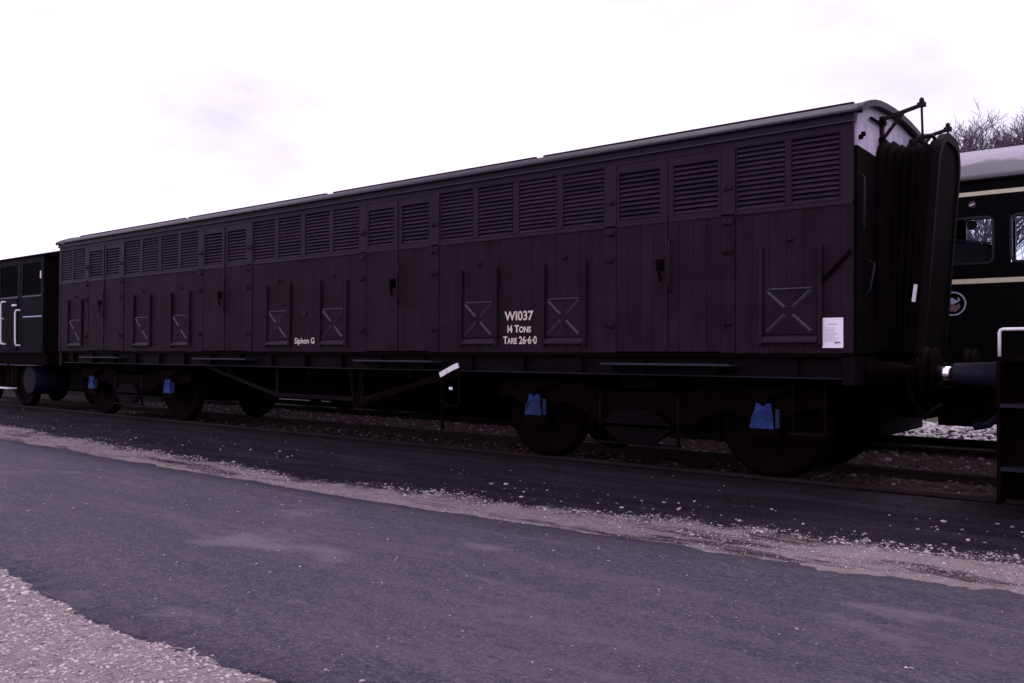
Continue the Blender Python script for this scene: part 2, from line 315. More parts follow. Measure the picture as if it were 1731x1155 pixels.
def ground_mat():
    m = bpy.data.materials.new('yard_ground'); m.use_nodes = True; t = m.node_tree; n = t.nodes; L = t.links; b = n['Principled BSDF']
    b.inputs['Roughness'].default_value = 0.95; b.inputs['Specular IOR Level'].default_value = 0.12
    g = n.new('ShaderNodeNewGeometry'); sx = n.new('ShaderNodeSeparateXYZ'); L.new(g.outputs['Position'], sx.inputs[0])
    def noise(s, d=6, r=0.6, stretch=None):
        z = n.new('ShaderNodeTexNoise'); z.inputs['Scale'].default_value = s; z.inputs['Detail'].default_value = d; z.inputs['Roughness'].default_value = r
        if stretch:
            mm = n.new('ShaderNodeMapping'); mm.inputs['Scale'].default_value = stretch; L.new(g.outputs['Position'], mm.inputs[0]); L.new(mm.outputs[0], z.inputs['Vector'])
        else: L.new(g.outputs['Position'], z.inputs['Vector'])
        return z.outputs['Fac']
    def math_(op, a, b_, c=None):
        x = n.new('ShaderNodeMath'); x.operation = op
        for i, v in enumerate((a, b_, c)):
            if v is None: continue
            if isinstance(v, (int, float)): x.inputs[i].default_value = v
            else: L.new(v, x.inputs[i])
        return x.outputs[0]
    def rng_(v, a, b_, c=0, d=1):
        x = n.new('ShaderNodeMapRange'); x.inputs['From Min'].default_value = a; x.inputs['From Max'].default_value = b_
        x.inputs['To Min'].default_value = c; x.inputs['To Max'].default_value = d; L.new(v, x.inputs['Value']); return x.outputs[0]
    def ramp(f, stops):
        c = n.new('ShaderNodeValToRGB'); e = c.color_ramp.elements
        e[0].position, e[0].color = stops[0][0], (*stops[0][1], 1); e[1].position, e[1].color = stops[-1][0], (*stops[-1][1], 1)
        for p, q in stops[1:-1]:
            k = e.new(p); k.color = (*q, 1)
        L.new(f, c.inputs[0]); return c.outputs[0]
    def mix(f, a, b_):
        x = n.new('ShaderNodeMix'); x.data_type = 'RGBA'; L.new(f, x.inputs[0]); L.new(a, x.inputs[6]); L.new(b_, x.inputs[7]); return x.outputs[2]
    fine = noise(55, 4, 0.75); mid = noise(6, 6, 0.65); big = noise(0.9, 4); tracks = noise(1.3, 5, 0.6, (0.35, 4.5, 1))
    gravel = ramp(math_('MULTIPLY_ADD', fine, 0.7, math_('MULTIPLY', mid, 0.3)), [(0.30, (0.10, 0.082, 0.085)), (0.47, (0.24, 0.19, 0.195)), (0.62, (0.34, 0.28, 0.28)), (0.78, (0.52, 0.46, 0.48))])
    cinder = ramp(math_('MULTIPLY_ADD', noise(34, 4, 0.8), 0.58, math_('MULTIPLY', tracks, 0.42)), [(0.36, (0.0050, 0.0030, 0.0046)), (0.47, (0.0135, 0.0085, 0.0135)), (0.57, (0.028, 0.020, 0.029)), (0.66, (0.058, 0.045, 0.057)), (0.74, (0.11, 0.09, 0.105))])
    ballast = ramp(math_('MULTIPLY_ADD', fine, 0.6, math_('MULTIPLY', big, 0.4)), [(0.3, (0.02, 0.013, 0.013)), (0.5, (0.05, 0.033, 0.034)), (0.7, (0.11, 0.075, 0.075))])
    grass = ramp(mid, [(0.3, (0.05, 0.05, 0.035)), (0.7, (0.10, 0.09, 0.06))])
    # the verge strip follows the road; its upper limit is stored on the mesh as distance to the strip edge
    at = n.new('ShaderNodeAttribute'); at.attribute_name = 'strip'
    e1 = math_('ADD', at.outputs['Fac'], math_('MULTIPLY_ADD', noise(3.2, 7, 0.7), 0.85, -0.44))
    e1 = math_('ADD', e1, math_('MULTIPLY_ADD', fine, 0.28, -0.14))
    isgr = rng_(e1, 0.02, 0.20)          # 1 on the pale gravel
    isgr = math_('MULTIPLY', isgr, math_('MAXIMUM', rng_(noise(1.1, 7, 0.68, (0.6, 3.4, 1)), 0.62, 0.52, 0.12, 1), rng_(sx.outputs['Y'], -4.0, -5.0)))
    isba = rng_(math_('ADD', sx.outputs['Y'], math_('MULTIPLY_ADD', mid, 0.2, -0.1)), 0.5, 0.62)
    isfar = rng_(sx.outputs['Y'], 9, 12)
    col = mix(isgr, cinder, gravel); col = mix(isba, col, ballast); col = mix(isfar, col, grass)
    L.new(col, b.inputs['Base Color'])
    bp = n.new('ShaderNodeBump'); bp.inputs['Strength'].default_value = 0.7; bp.inputs['Distance'].default_value = 0.03
    L.new(math_('ADD', fine, math_('MULTIPLY', noise(160, 3), 0.4)), bp.inputs['Height']); L.new(bp.outputs[0], b.inputs['Normal'])
    return m
GROUND = ground_mat()
gm = np_mesh('ground', verts, faces, GROUND)
att = gm.attributes.new('strip', 'FLOAT', 'POINT')
att.data.foreach_set('value', np.clip(np.interp(GX, *STRIP_UP) - GY, -3, 3).astype(np.float32).ravel())
ground = put('ground', gm); tag(ground, 'cinder and gravel yard ground beside the railway track', kind='structure')

# tarmac road with ragged edges
def road_mat():
    m = pmat('tarmac', (0.040, 0.033, 0.054), 0.82, 0.20, 1.1, 0.55, 130, dirt=(0.070, 0.056, 0.068), dirt_amt=0.8, spec=0.25, speck=(0.16, 0.14, 0.16), speck_scale=85, speck_th=0.66)
    t = m.node_tree; n = t.nodes; L = t.links; b = n['Principled BSDF']; src = b.inputs['Base Color'].links[0].from_socket
    g = n.new('ShaderNodeNewGeometry')
    def nz(s, d, stretch=(1, 1, 1), loc=(0, 0, 0)):
        mm = n.new('ShaderNodeMapping'); mm.inputs['Scale'].default_value = stretch; mm.inputs['Location'].default_value = loc; L.new(g.outputs['Position'], mm.inputs[0])
        z = n.new('ShaderNodeTexNoise'); z.inputs['Scale'].default_value = s; z.inputs['Detail'].default_value = d; z.inputs['Roughness'].default_value = 0.6; L.new(mm.outputs[0], z.inputs['Vector']); return z.outputs['Fac']
    def layer(f, a, b_, amt, col, src):
        mr = n.new('ShaderNodeMapRange'); mr.inputs['From Min'].default_value = a; mr.inputs['From Max'].default_value = b_; mr.inputs['To Max'].default_value = amt; L.new(f, mr.inputs['Value'])
        mx = n.new('ShaderNodeMix'); mx.data_type = 'RGBA'; L.new(mr.outputs[0], mx.inputs[0]); L.new(src, mx.inputs[6]); mx.inputs[7].default_value = (*col, 1); return mx.outputs[2]
    src = layer(nz(0.75, 5, (0.6, 1.6, 1), (3, 1, 0)), 0.45, 0.58, 0.85, (0.024, 0.024, 0.046), src)      # newer bluish patches
    src = layer(nz(1.5, 7, (0.35, 2.4, 1), (9, 4, 0)), 0.50, 0.68, 0.65, (0.108, 0.084, 0.116), src)     # dusty wheel tracks
    src = layer(nz(14, 6, (0.7, 1.3, 1), (2, 7, 0)), 0.45, 0.62, 0.6, (0.084, 0.065, 0.096), src)
    src = layer(nz(9, 6, (0.7, 1.3, 1), (8, 1, 0)), 0.48, 0.64, 0.6, (0.022, 0.019, 0.031), src)
    src = layer(nz(45, 4, (0.8, 1.4, 1), (1, 3, 0)), 0.50, 0.62, 0.75, (0.125, 0.102, 0.130), src)
    src = layer(nz(150, 3), 0.50, 0.66, 0.65, (0.115, 0.095, 0.128), src)
    src = layer(nz(90, 3, (1, 1, 1), (5, 2, 0)), 0.52, 0.70, 0.6, (0.020, 0.018, 0.026), src)                                  # grain of the chippings
    src = layer(nz(0.9, 6, (0.8, 1.5, 1), (21, 13, 0)), 0.60, 0.72, 0.6, (0.17, 0.145, 0.175), src)      # pale scuffed patches
    L.new(src, b.inputs['Base Color'])
    return m
xs = np.concatenate([np.arange(-60, -20, 2.0), np.arange(-20, 4, 0.025), np.arange(4, 31, 1.5)])
def rag(x, s, seed): return (fbm(x * 2.2 + seed, x * 0 + seed, 5) - 0.48) * 0.28 * s + (fbm(x * 22 + seed, x * 0 + 3.3 + seed, 3) - 0.44) * 0.09 * s
yf = np.interp(xs, *ROAD_FAR) + rag(xs, 0.55, 5.1); yn = np.interp(xs, *ROAD_NEAR) + rag(xs, 1.0, 41.7)
yns = np.interp(xs, *ROAD_NEAR); yfs = np.interp(xs, *ROAD_FAR); rv, rf = [], []; M = 8
for k in range(M + 1):
    t = k / M; yy = yns * (1 - t) + yfs * t
    if k == 0: yy = yn
    if k == M: yy = yf
    zz = -0.244 + 0.025 * np.sin(math.pi * t) + xs * 0
    rv.append(np.stack([xs, yy, zz], 1))
top = rv[0].copy(); top[:, 2] -= 0.05; bot = rv[-1].copy(); bot[:, 2] -= 0.05
rv = [top] + rv + [bot]; nr = len(xs)
for k in range(len(rv) - 1):
    a = np.arange(nr - 1) + k * nr; rf.append(np.stack([a, a + 1, a + nr + 1, a + nr], 1))
road = put('road', np_mesh('road', np.concatenate(rv), np.concatenate(rf), road_mat())); tag(road, 'dark tarmac road with ragged gravel edges', kind='structure')

# loose stones, built as real little rocks
ph = (1 + 5 ** .5) / 2
ICO_V = np.array([(-1,ph,0),(1,ph,0),(-1,-ph,0),(1,-ph,0),(0,-1,ph),(0,1,ph),(0,-1,-ph),(0,1,-ph),(ph,0,-1),(ph,0,1),(-ph,0,-1),(-ph,0,1)]) / math.sqrt(1 + ph * ph)
ICO_F = np.array([(0,11,5),(0,5,1),(0,1,7),(0,7,10),(0,10,11),(1,5,9),(5,11,4),(11,10,2),(10,7,6),(7,1,8),(3,9,4),(3,4,2),(3,2,6),(3,6,8),(3,8,9),(4,9,5),(2,4,11),(6,2,10),(8,6,7),(9,8,1)])
def stones(name, P, size, mats, label, flat=0.6, sink=0.25):
    n = len(P); V = np.repeat(ICO_V[None], n, 0) * (1 + rng.uniform(-0.28, 0.28, (n, 12, 1)))
    sc = np.stack([rng.uniform(0.7, 1.3, n), rng.uniform(0.7, 1.3, n), rng.uniform(0.5, 1.0, n) * flat], 1) * size[:, None]
    V = V * sc[:, None, :]
    tl = rng.uniform(-0.5, 0.5, n); c, s = np.cos(tl)[:, None], np.sin(tl)[:, None]
    y, z = V[:, :, 1] * c - V[:, :, 2] * s, V[:, :, 1] * s + V[:, :, 2] * c
    an = rng.uniform(0, 6.283, n); c, s = np.cos(an)[:, None], np.sin(an)[:, None]
    x, y = V[:, :, 0] * c - y * s, V[:, :, 0] * s + y * c
    V = np.stack([x, y, z], 2) + P[:, None, :]; V[:, :, 2] += (size * flat * (0.75 - sink))[:, None] - size[:, None] * flat * 0.5
    F = (ICO_F[None] + (np.arange(n) * 12)[:, None, None]).reshape(-1, 3)
    me = np_mesh(name, V.reshape(-1, 3), F, mats[0], False)
    for mm in mats[1:]: me.materials.append(mm)
    if len(mats) > 1: me.polygons.foreach_set('material_index', np.repeat(rng.integers(0, len(mats), n), 20).astype(np.int32))
    return tag(put(name, me), label, 'stones', kind='stuff')
S_PALE = pmat('pale_stone', (0.46, 0.41, 0.42), 0.85, 0.35, 25, spec=0.2)
S_PINK = pmat('pinkish_stone', (0.33, 0.26, 0.26), 0.85, 0.35, 25, spec=0.2)
S_GREY = pmat('grey_stone', (0.20, 0.175, 0.19), 0.85, 0.35, 25, spec=0.2)
S_BROWN = pmat('brown_ballast', (0.070, 0.038, 0.038), 0.9, 0.4, 18, spec=0.15)
S_DARK = pmat('dark_ballast', (0.040, 0.027, 0.030), 0.9, 0.4, 18, spec=0.15)
S_WHITE = pmat('limestone', (0.62, 0.58, 0.60), 0.85, 0.25, 25, spec=0.2)
def zat(x, y): return ground_z(x, y)
# foreground gravel
n = 42000; x = rng.uniform(-6.0, 1.5, n); y = rng.uniform(-7.4, -5.3, n); k = y < np.interp(x, *ROAD_NEAR) + rag(x, 1.0, 41.7) + rng.exponential(0.04, n); x, y = x[k], y[k]
stones('gravel', np.stack([x, y, zat(x, y)], 1), np.clip(rng.lognormal(-5.05, 0.42, len(x)), 0.003, 0.020), [S_PALE, S_PINK, S_PINK, S_GREY], 'loose pinkish gravel at the near edge of the road')
# verge gravel between road and cinders
n = 26000; x = -18 + 22 * rng.random(n) ** 0.75; lo = np.interp(x, *ROAD_FAR) - 0.05; hi = np.interp(x, *STRIP_UP) - 0.02 + 0.16 * (fbm(x * 2.5, x * 0 + 8.8, 4) - 0.47) * 2; t = rng.random(n); y = lo + (hi - lo) * t + rng.normal(0, 0.05, n)
sz = np.clip(rng.lognormal(-4.95, 0.45, n), 0.003, 0.03) * (0.5 + 0.55 * np.clip(t, 0, 1) ** 2)
k = (fbm(x * 0.9, y * 4.5 + 3, 4) > 0.40) | (t < 0.25) & (rng.random(n) < 0.5); x, y, sz = x[k], y[k], sz[k]
stones('verge_gravel', np.stack([x, y, np.maximum(zat(x, y), -0.25)], 1), sz, [S_PALE, S_PINK, S_PINK, S_GREY], 'pale gravel strip between the road and the cinders')
# strays on road and cinders
n = 1700; x = rng.uniform(-12, 3, n); y = rng.uniform(-5.4, -1.8, n); t = (y - np.interp(x, *ROAD_NEAR)) / (np.interp(x, *ROAD_FAR) - np.interp(x, *ROAD_NEAR)); z = -0.244 + 0.025 * np.sin(math.pi * np.clip(t, 0, 1))
stones('scattered_chippings', np.stack([x, y, z], 1), np.clip(rng.lognormal(-5.6, 0.55, n), 0.0015, 0.014), [S_PALE, S_PINK, S_GREY, S_GREY], 'stray pale chippings scattered over the tarmac road')
n = 1900; x = rng.uniform(-18, 4, n); y = np.interp(x, *STRIP_UP) - 0.1 + np.abs(rng.normal(0, 0.55, n)); k = fbm(x * 1.6, y * 2.5 + 4, 3) > 0.42; x, y = x[k], y[k]; k = y < 0.45; x, y = x[k], y[k]
stones('cinder_stones', np.stack([x, y, zat(x, y)], 1), np.clip(rng.lognormal(-4.9, 0.5, len(x)), 0.003, 0.024), [S_GREY, S_DARK, S_DARK, S_PINK, S_PALE], 'small stones strewn over the dark cinders by the rail')
# ballast under and between the tracks
n = 16000; x = rng.uniform(-18, 5, n); y = rng.uniform(0.62, 4.6, n)
stones('ballast', np.stack([x, y, zat(x, y)], 1), rng.uniform(0.016, 0.042, n), [S_BROWN, S_BROWN, S_DARK, S_DARK, S_BROWN, S_BROWN, S_DARK, S_DARK, S_GREY], 'brown stone ballast under the van and between the tracks', flat=0.8)
# pale ballast heap beyond the second track
n = 7000; x = rng.uniform(-9, 7, n); u = rng.uniform(-1, 1, n); y = 8.4 + u * 1.3
h = (0.10 + 0.30 * fbm(x * 1.3, y * 0.5 + 9, 3)) * (1 - u * u); z = -0.16 + h * rng.uniform(0.75, 1.05, n)
stones('limestone_ballast', np.stack([x, y, z], 1), rng.uniform(0.025, 0.06, n), [S_WHITE, S_WHITE, S_PALE], 'bank of pale limestone ballast beyond the far railcar', flat=0.85)

# ------------------------------------------------------------------ tracks
YC, YC2 = 1.29, 5.37
def rail_profile(y):
    return [(y-0.07,-0.16),(y+0.07,-0.16),(y+0.07,-0.148),(y+0.012,-0.135),(y+0.012,-0.045),(y+0.035,-0.035),(y+0.035,-0.006),(y+0.028,0.0),(y-0.028,0.0),(y-0.035,-0.006),(y-0.035,-0.035),(y-0.012,-0.045),(y-0.012,-0.135),(y-0.07,-0.148)]
sl_me = MB().box(-0.125, 0.125, -1.3, 1.3, -0.29, -0.165).mesh('sleeper', SLEEPER)
ch_me = MB().box(-0.09, 0.09, -0.17, -0.074, -0.165, -0.10).box(-0.09, 0.09, 0.074, 0.17, -0.165, -0.10).mesh('rail_chair', RAILTOP)
for nm, yc, lab in (('railway_track', YC, 'near track under the brown van'), ('railway_track', YC2, 'second track behind the van')):
    root = bpy.data.objects.new(nm, None); COL.objects.link(root); root.location = (-7, yc, 0); root['kind'] = 'structure'; root['label'] = lab
    for s in (-1, 1):
        MB().prism(rail_profile(yc + s * 0.7525), 'x', -60, 40).build('rail', RAILTOP, root)
    x = -19.0
    while x < 6:
        put('sleeper', sl_me, root, (x, yc, 0)).matrix_parent_inverse = Matrix.Translation(-root.location)
        x += 0.75

# ------------------------------------------------------------------ the brown louvred van
XL, XR = -15.24, 0.0; XM = -7.62; W2 = 1.29
van = thing('goods_van', 'long brown louvred bogie milk van lettered W1037 standing on the near track', 'railway van', (XM, YC, 0))
ZB, ZW0, ZW1, ZT = 1.215, 2.525, 2.57, 3.18     # body bottom, waist rail, louvre bottom, louvre top
DOORS = [XM + d for d in (5.80, 1.933, -1.933, -5.80)]
DW = 0.735
# floor, far wall, inner partitions so that the body is a closed box
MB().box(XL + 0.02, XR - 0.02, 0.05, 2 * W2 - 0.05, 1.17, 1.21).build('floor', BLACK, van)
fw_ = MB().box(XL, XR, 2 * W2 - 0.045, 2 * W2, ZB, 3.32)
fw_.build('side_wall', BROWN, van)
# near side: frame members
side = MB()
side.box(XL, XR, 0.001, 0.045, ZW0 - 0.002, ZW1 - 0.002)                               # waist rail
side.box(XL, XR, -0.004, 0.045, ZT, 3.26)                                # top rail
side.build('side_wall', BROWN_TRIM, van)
side_o = [o for o in van.children if o.name.startswith('side_wall')][-1]
MB().prism([(-0.012, ZW0 + 0.004), (-0.012, ZW0 + 0.020), (0.0, ZW0 + 0.036), (0.0, ZW0 + 0.004)], 'x', XL, XR).build('waist_moulding', BROWN_TRIM, side_o)
cor = MB(); cor.box(XL - 0.02, XR + 0.02, -0.026, 0.045, 3.261, 3.323); cor.build('cornice', BROWN_TRIM, van)
MB().prism([(-0.043, 3.248), (-0.043, 3.254), (-0.027, 3.2605), (-0.005, 3.2605), (-0.005, 3.248)], 'x', XL - 0.02, XR + 0.02).build('cornice_bead', RIB, van)  # paler colour paints in the lit top of the bead
# corner posts
for (a, b) in ((XL, XL + 0.085), (XR - 0.10, XR)):
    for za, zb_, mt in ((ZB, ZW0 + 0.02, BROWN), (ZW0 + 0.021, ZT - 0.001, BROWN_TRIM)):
        MB().cbox(a, b, -0.006, 0.045, za, zb_, 0.003).build('corner_post', mt, van)

def plank_mesh(w, z0, z1):
    c = 0.0024; y1 = 0.03
    p = [(-w/2 + 0.001, c), (-w/2 + c, 0.0), (w/2 - c, 0.0), (w/2 - 0.001, c), (w/2 - 0.001, y1), (-w/2 + 0.001, y1)]
    return MB().prism(p, 'z', z0, z1).mesh('plank', BROWN)
def planks(a, b, z0, z1, parent, yoff=0.0):
    n = max(1, round((b - a) / 0.165)); w = (b - a) / n; me = plank_mesh(w, z0, z1)
    for i in range(n):
        o = put('plank', me, parent, (a + w * (i + 0.5), yoff + random.uniform(-0.0012, 0.0012), 0))
        if parent.type == 'EMPTY': o.matrix_parent_inverse = Matrix.Translation(-parent.location)
SLAT_ME = {}
def slat_mesh(w):
    k = round(w, 3)
    if k not in SLAT_ME:
        p = [(0.004, -0.019), (0.0055, -0.0245), (0.046, 0.012), (0.046, 0.022), (0.040, 0.022), (0.004, -0.012)]
        SLAT_ME[k] = MB().prism(p, 'x', -w / 2, w / 2).mesh('slat', SLAT)
    return SLAT_ME[k]
def louvre(a, b, z0, z1, n, parent):
    me = slat_mesh(b - a); pitch = (z1 - z0) / n
    for i in range(n):
        o = put('slat', me, parent, ((a + b) / 2, 0, z0 + pitch * (i + 0.5) + 0.004)); o.rotation_euler = (random.uniform(-0.03, 0.03), random.uniform(-0.0025, 0.0025), 0)
def rect_ring(x0, x1, z0, z1, y0, y1, t):
    o = [(x0, z0), (x1, z0), (x1, z1), (x0, z1)]; i = [(x0 + 0.0015, z0 + t), (x1 - 0.0015, z0 + t), (x1 - 0.0015, z1 - t), (x0 + 0.0015, z1 - t)]
    vs_ = [(a, y, b) for y in (y0, y1) for a, b in o] + [(a, y, b) for y in (y0, y1) for a, b in i]; fs = []
    for j in range(4):
        k = (j + 1) % 4; fs += [(j, k, 8 + k, 8 + j), (4 + j, 12 + j, 12 + k, 4 + k), (j, 4 + j, 4 + k, k), (8 + j, 8 + k, 12 + k, 12 + j)]
    return MB().add(vs_, fs)
def louvre_group(panels, a, b):
    """frame of stiles from a to b with openings at panels; every opening is a part with its slats"""
    edges = [a] + [e for p in panels for e in p] + [b]
    for i in range(0, len(edges), 2):
        if edges[i + 1] - edges[i] > 0.004:
            MB().cbox(edges[i], edges[i + 1], -0.002, 0.045, ZW1, ZT - 0.001, 0.004).build('stile', BROWN_TRIM, van)
    for (p0, p1) in panels:
        f = rect_ring(p0 + 0.001, p1 - 0.001, ZW1 - 0.001, ZT - 0.001, 0.0, 0.045, 0.007).build('louvre_panel', BROWN_TRIM, van)
        louvre(p0 + 0.003, p1 - 0.003, ZW1 + 0.007, ZT - 0.009, 13, f)
# fixed sections of side wall
secs = [(DOORS[0] + DW, XR - 0.10)] + [(DOORS[i + 1] + DW, DOORS[i] - DW) for i in range(3)] + [(XL + 0.085, DOORS[3] - DW)]
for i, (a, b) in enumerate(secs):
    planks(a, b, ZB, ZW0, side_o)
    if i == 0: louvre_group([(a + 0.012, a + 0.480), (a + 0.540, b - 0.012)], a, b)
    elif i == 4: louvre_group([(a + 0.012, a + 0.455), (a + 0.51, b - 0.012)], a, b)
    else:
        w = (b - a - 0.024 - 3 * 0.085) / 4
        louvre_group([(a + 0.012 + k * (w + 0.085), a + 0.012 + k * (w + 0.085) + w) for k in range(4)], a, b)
# doors
for di, c in enumerate(DOORS):
    for s in (-1, 1):
        x0, x1 = (c + 0.003, c + 0.585) if s > 0 else (c - 0.585, c - 0.003)
        px0, px1 = (c + 0.585, c + DW) if s > 0 else (c - DW, c - 0.585)
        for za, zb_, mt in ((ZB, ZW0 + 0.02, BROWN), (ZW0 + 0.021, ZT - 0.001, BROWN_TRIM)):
            MB().cbox(px0 + 0.002, px1 - 0.002, -0.012, 0.045, za, zb_, 0.003).build('door_post', mt, van)
        l0, l1 = (c + 0.078, c + 0.555) if s > 0 else (c - 0.555, c - 0.078)
        f = MB()
        f.cbox(x0, l0, -0.008, 0.04, ZW0 + 0.001, ZT - 0.003, 0.004).cbox(l1, x1, -0.008, 0.04, ZW0 + 0.001, ZT - 0.003, 0.004)
        f.cbox(l0 - 0.004, l1 + 0.004, -0.007, 0.04, ZW0 + 0.002, 2.595, 0.004).cbox(l0 - 0.004, l1 + 0.004, -0.007, 0.04, 3.085, ZT - 0.004, 0.004)
        d = f.build('door', BROWN_TRIM, van)
        planks(x0, x1, ZB + 0.012, ZW0 - 0.003, d, -0.006)
        louvre(l0, l1, 2.598, 3.085, 10, d)
        hx = px0 + 0.075 if s > 0 else px1 - 0.075
        for hz in (1.50, 2.19, 2.47, 2.80):
            h = MB(); h.cbox(hx - 0.055, hx + 0.055, -0.026, -0.013, hz - 0.022, hz + 0.022, 0.004)
            h.tube([(hx - s * 0.02, -0.030, hz - 0.035), (hx - s * 0.02, -0.030, hz + 0.035)], 0.011, 6)
            for q in (-0.038, 0.038): h.lathe([(-0.006, 0.008), (0, 0.008)], (hx + q, -0.026, hz), 'y', 6)
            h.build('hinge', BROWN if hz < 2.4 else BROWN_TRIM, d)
        if s > 0:
            MB().tube([(c + 0.045, -0.006, 1.83), (c + 0.045, -0.045, 1.845), (c + 0.052, -0.062, 1.95), (c + 0.052, -0.062, 2.22), (c + 0.045, -0.045, 2.33), (c + 0.045, -0.006, 2.345)], 0.011, 8).build('grab_handle', BROWN_TRIM, d)
        else:
            MB().cbox(c - 0.11, c - 0.03, -0.03, -0.007, 2.05, 2.16, 0.006).lathe([(-0.04, 0.022), (0.0, 0.028)], (c - 0.07, -0.025, 2.11), 'y', 10).bar((c - 0.075, -0.07, 2.145), (c - 0.03, -0.07, 1.93), 0.016, 0.03, (1, 0, 0)).build('latch', BLACK, d)
            MB().cbox(c - 0.010, c + 0.012, -0.022, -0.0085, ZB + 0.02, ZT - 0.02, 0.004).build('cover_strip', BROWN_TRIM, d)
# sliding ventilator flaps with pressed crosses
flaps = [-0.555] + [m + o for m in (XM + 3.866, XM, XM - 3.866) for o in (-0.545, 0.685)] + [-14.53]
for xc in flaps:
    hw = 0.275
    fl = MB().cbox(xc - hw + 0.03, xc + hw - 0.03, -0.012, -0.003, 1.385, 1.815, 0.003).build('ventilator_flap', BROWN, van)
    for s in (-1, 1):
        bx = xc + s * hw
        MB().cbox(bx - 0.022, bx + 0.022, -0.040, -0.003, 1.285, 2.20, 0.006).build('slide_bar', BROWN, fl)
    MB().prism([(-0.045, 1.31), (-0.045, 1.325), (-0.012, 1.372), (-0.003, 1.372), (-0.003, 1.31)], 'x', xc - hw + 0.024, xc + hw - 0.024).build('bottom_ledge', BROWN_TRIM, fl)
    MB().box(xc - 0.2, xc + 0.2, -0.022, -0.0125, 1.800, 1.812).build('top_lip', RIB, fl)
    cx, cz = xc - 0.012, 1.597
    for sx_ in (-1, 1):
        for sz_ in (-1, 1):
            p = Vector((cx + sx_ * 0.036, -0.016, cz + sz_ * 0.033)); q = Vector((cx + sx_ * 0.205, -0.016, cz + sz_ * 0.185))
            d = (q - p).normalized(); nrm = Vector((-d.z, 0, d.x)); r_ = 0.017
            vs_ = [p - nrm * r_ + Vector((0, .004, 0)), p + nrm * r_ + Vector((0, .004, 0)), p + Vector((0, -.014, 0)) + d * 0.01, q - nrm * r_ + Vector((0, .004, 0)), q + nrm * r_ + Vector((0, .004, 0)), q + Vector((0, -.014, 0)) - d * 0.01]
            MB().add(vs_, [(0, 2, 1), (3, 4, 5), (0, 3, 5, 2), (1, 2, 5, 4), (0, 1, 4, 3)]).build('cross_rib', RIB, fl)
    MB().cbox(xc - 0.025, xc + 0.025, -0.03, -0.002, 2.245, 2.275, 0.004).build('stop_block', BROWN, fl)
# small fittings: label clip, end diagonal strap
MB().cbox(-7.61, -7.53, -0.02, -0.002, 1.72, 1.80, 0.004).build('label_clip', BROWN_TRIM, van)
MB().bar((-0.262, -0.012, 1.855), (-0.012, -0.012, 2.115), 0.016, 0.035, (0, -0.2, 1)).build('corner_strap', BLACK, van)
# wooden bottom cill
MB().box(XL, XR, 0.006, 0.05, 1.188, ZB - 0.001).build('bottom_cill', BLACK, van)

# lettering
def lettering(name, body, x0, x1, z0, z1, parent, small=False, y=-0.0035, mat=CREAM, bold=0.012):
    cu = bpy.data.curves.new(name, 'FONT'); cu.body = body; cu.size = 1; cu.offset = bold; cu.small_caps_scale = 0.78
    if small:
        for i, ch in enumerate(body): cu.body_format[i].use_small_caps = ch.islower()
    o = bpy.data.objects.new(name, cu); COL.objects.link(o)
    dg = bpy.context.evaluated_depsgraph_get(); me = bpy.data.meshes.new_from_object(o.evaluated_get(dg))
    bpy.data.objects.remove(o); bpy.data.curves.remove(cu)
    co = np.empty(len(me.vertices) * 3, dtype=np.float32); me.vertices.foreach_get('co', co); co = co.reshape(-1, 3)
    mn, mx = co.min(0), co.max(0)
    X = x0 + (co[:, 0] - mn[0]) / (mx[0] - mn[0]) * (x1 - x0); Z = z0 + (co[:, 1] - mn[1]) / (mx[1] - mn[1]) * (z1 - z0)
    me.vertices.foreach_set('co', np.stack([X, np.full_like(X, y), Z], 1).astype(np.float32).ravel()); me.materials.clear(); me.materials.append(mat); me.update()
    me.name = name
    return put(name, me, parent)
lettering('running_number', 'WI037', -3.912, -3.497, 1.578, 1.686, van, bold=0.022)
lettering('load_lettering', 'I4 Tons', -3.868, -3.528, 1.440, 1.527, van, True, bold=0.025)
lettering('tare_lettering', 'Tare 26·6·0', -3.930, -3.445, 1.309, 1.399, van, True, bold=0.02)
lettering('name_lettering', 'Siphon G', -7.790, -7.345, 1.302, 1.412, van, bold=0.02)

# roof
RP = [(-0.070, 3.330), (-0.052, 3.352), (0.0, 3.382), (0.08, 3.419), (0.20, 3.464), (0.35, 3.503), (0.52, 3.532), (0.72, 3.553), (1.0, 3.572), (W2, 3.578)]
prof = RP + [(2 * W2 - y, z) for (y, z) in RP[:-1][::-1]]
inner = [(y, z - 0.035) for (y, z) in prof]; inner[0] = (-0.070, 3.324); inner[-1] = (2 * W2 + 0.070, 3.324)
def roof_sheet(x0, x1):
    m = MB(); n = len(prof)
    vs_ = [(x, *p) for x in (x0, x1) for p in prof] + [(x, *p) for x in (x0, x1) for p in inner]
    fs = []
    for i in range(n - 1):
        fs += [(i, i + 1, n + i + 1, n + i), (2 * n + i, 3 * n + i, 3 * n + i + 1, 2 * n + i + 1), (i, 2 * n + i, 2 * n + i + 1, i + 1), (n + i, n + i + 1, 3 * n + i + 1, 3 * n + i)]
    fs += [(0, n, 3 * n, 2 * n), (n - 1, 3 * n - 1, 4 * n - 1, 2 * n - 1)]
    m.add(vs_, fs, False)
    for i in range(0, len(fs) - 2, 4): m.s[i] = True
    return m
roof = roof_sheet(XL - 0.035, XR + 0.09).build('roof', ROOF, van)
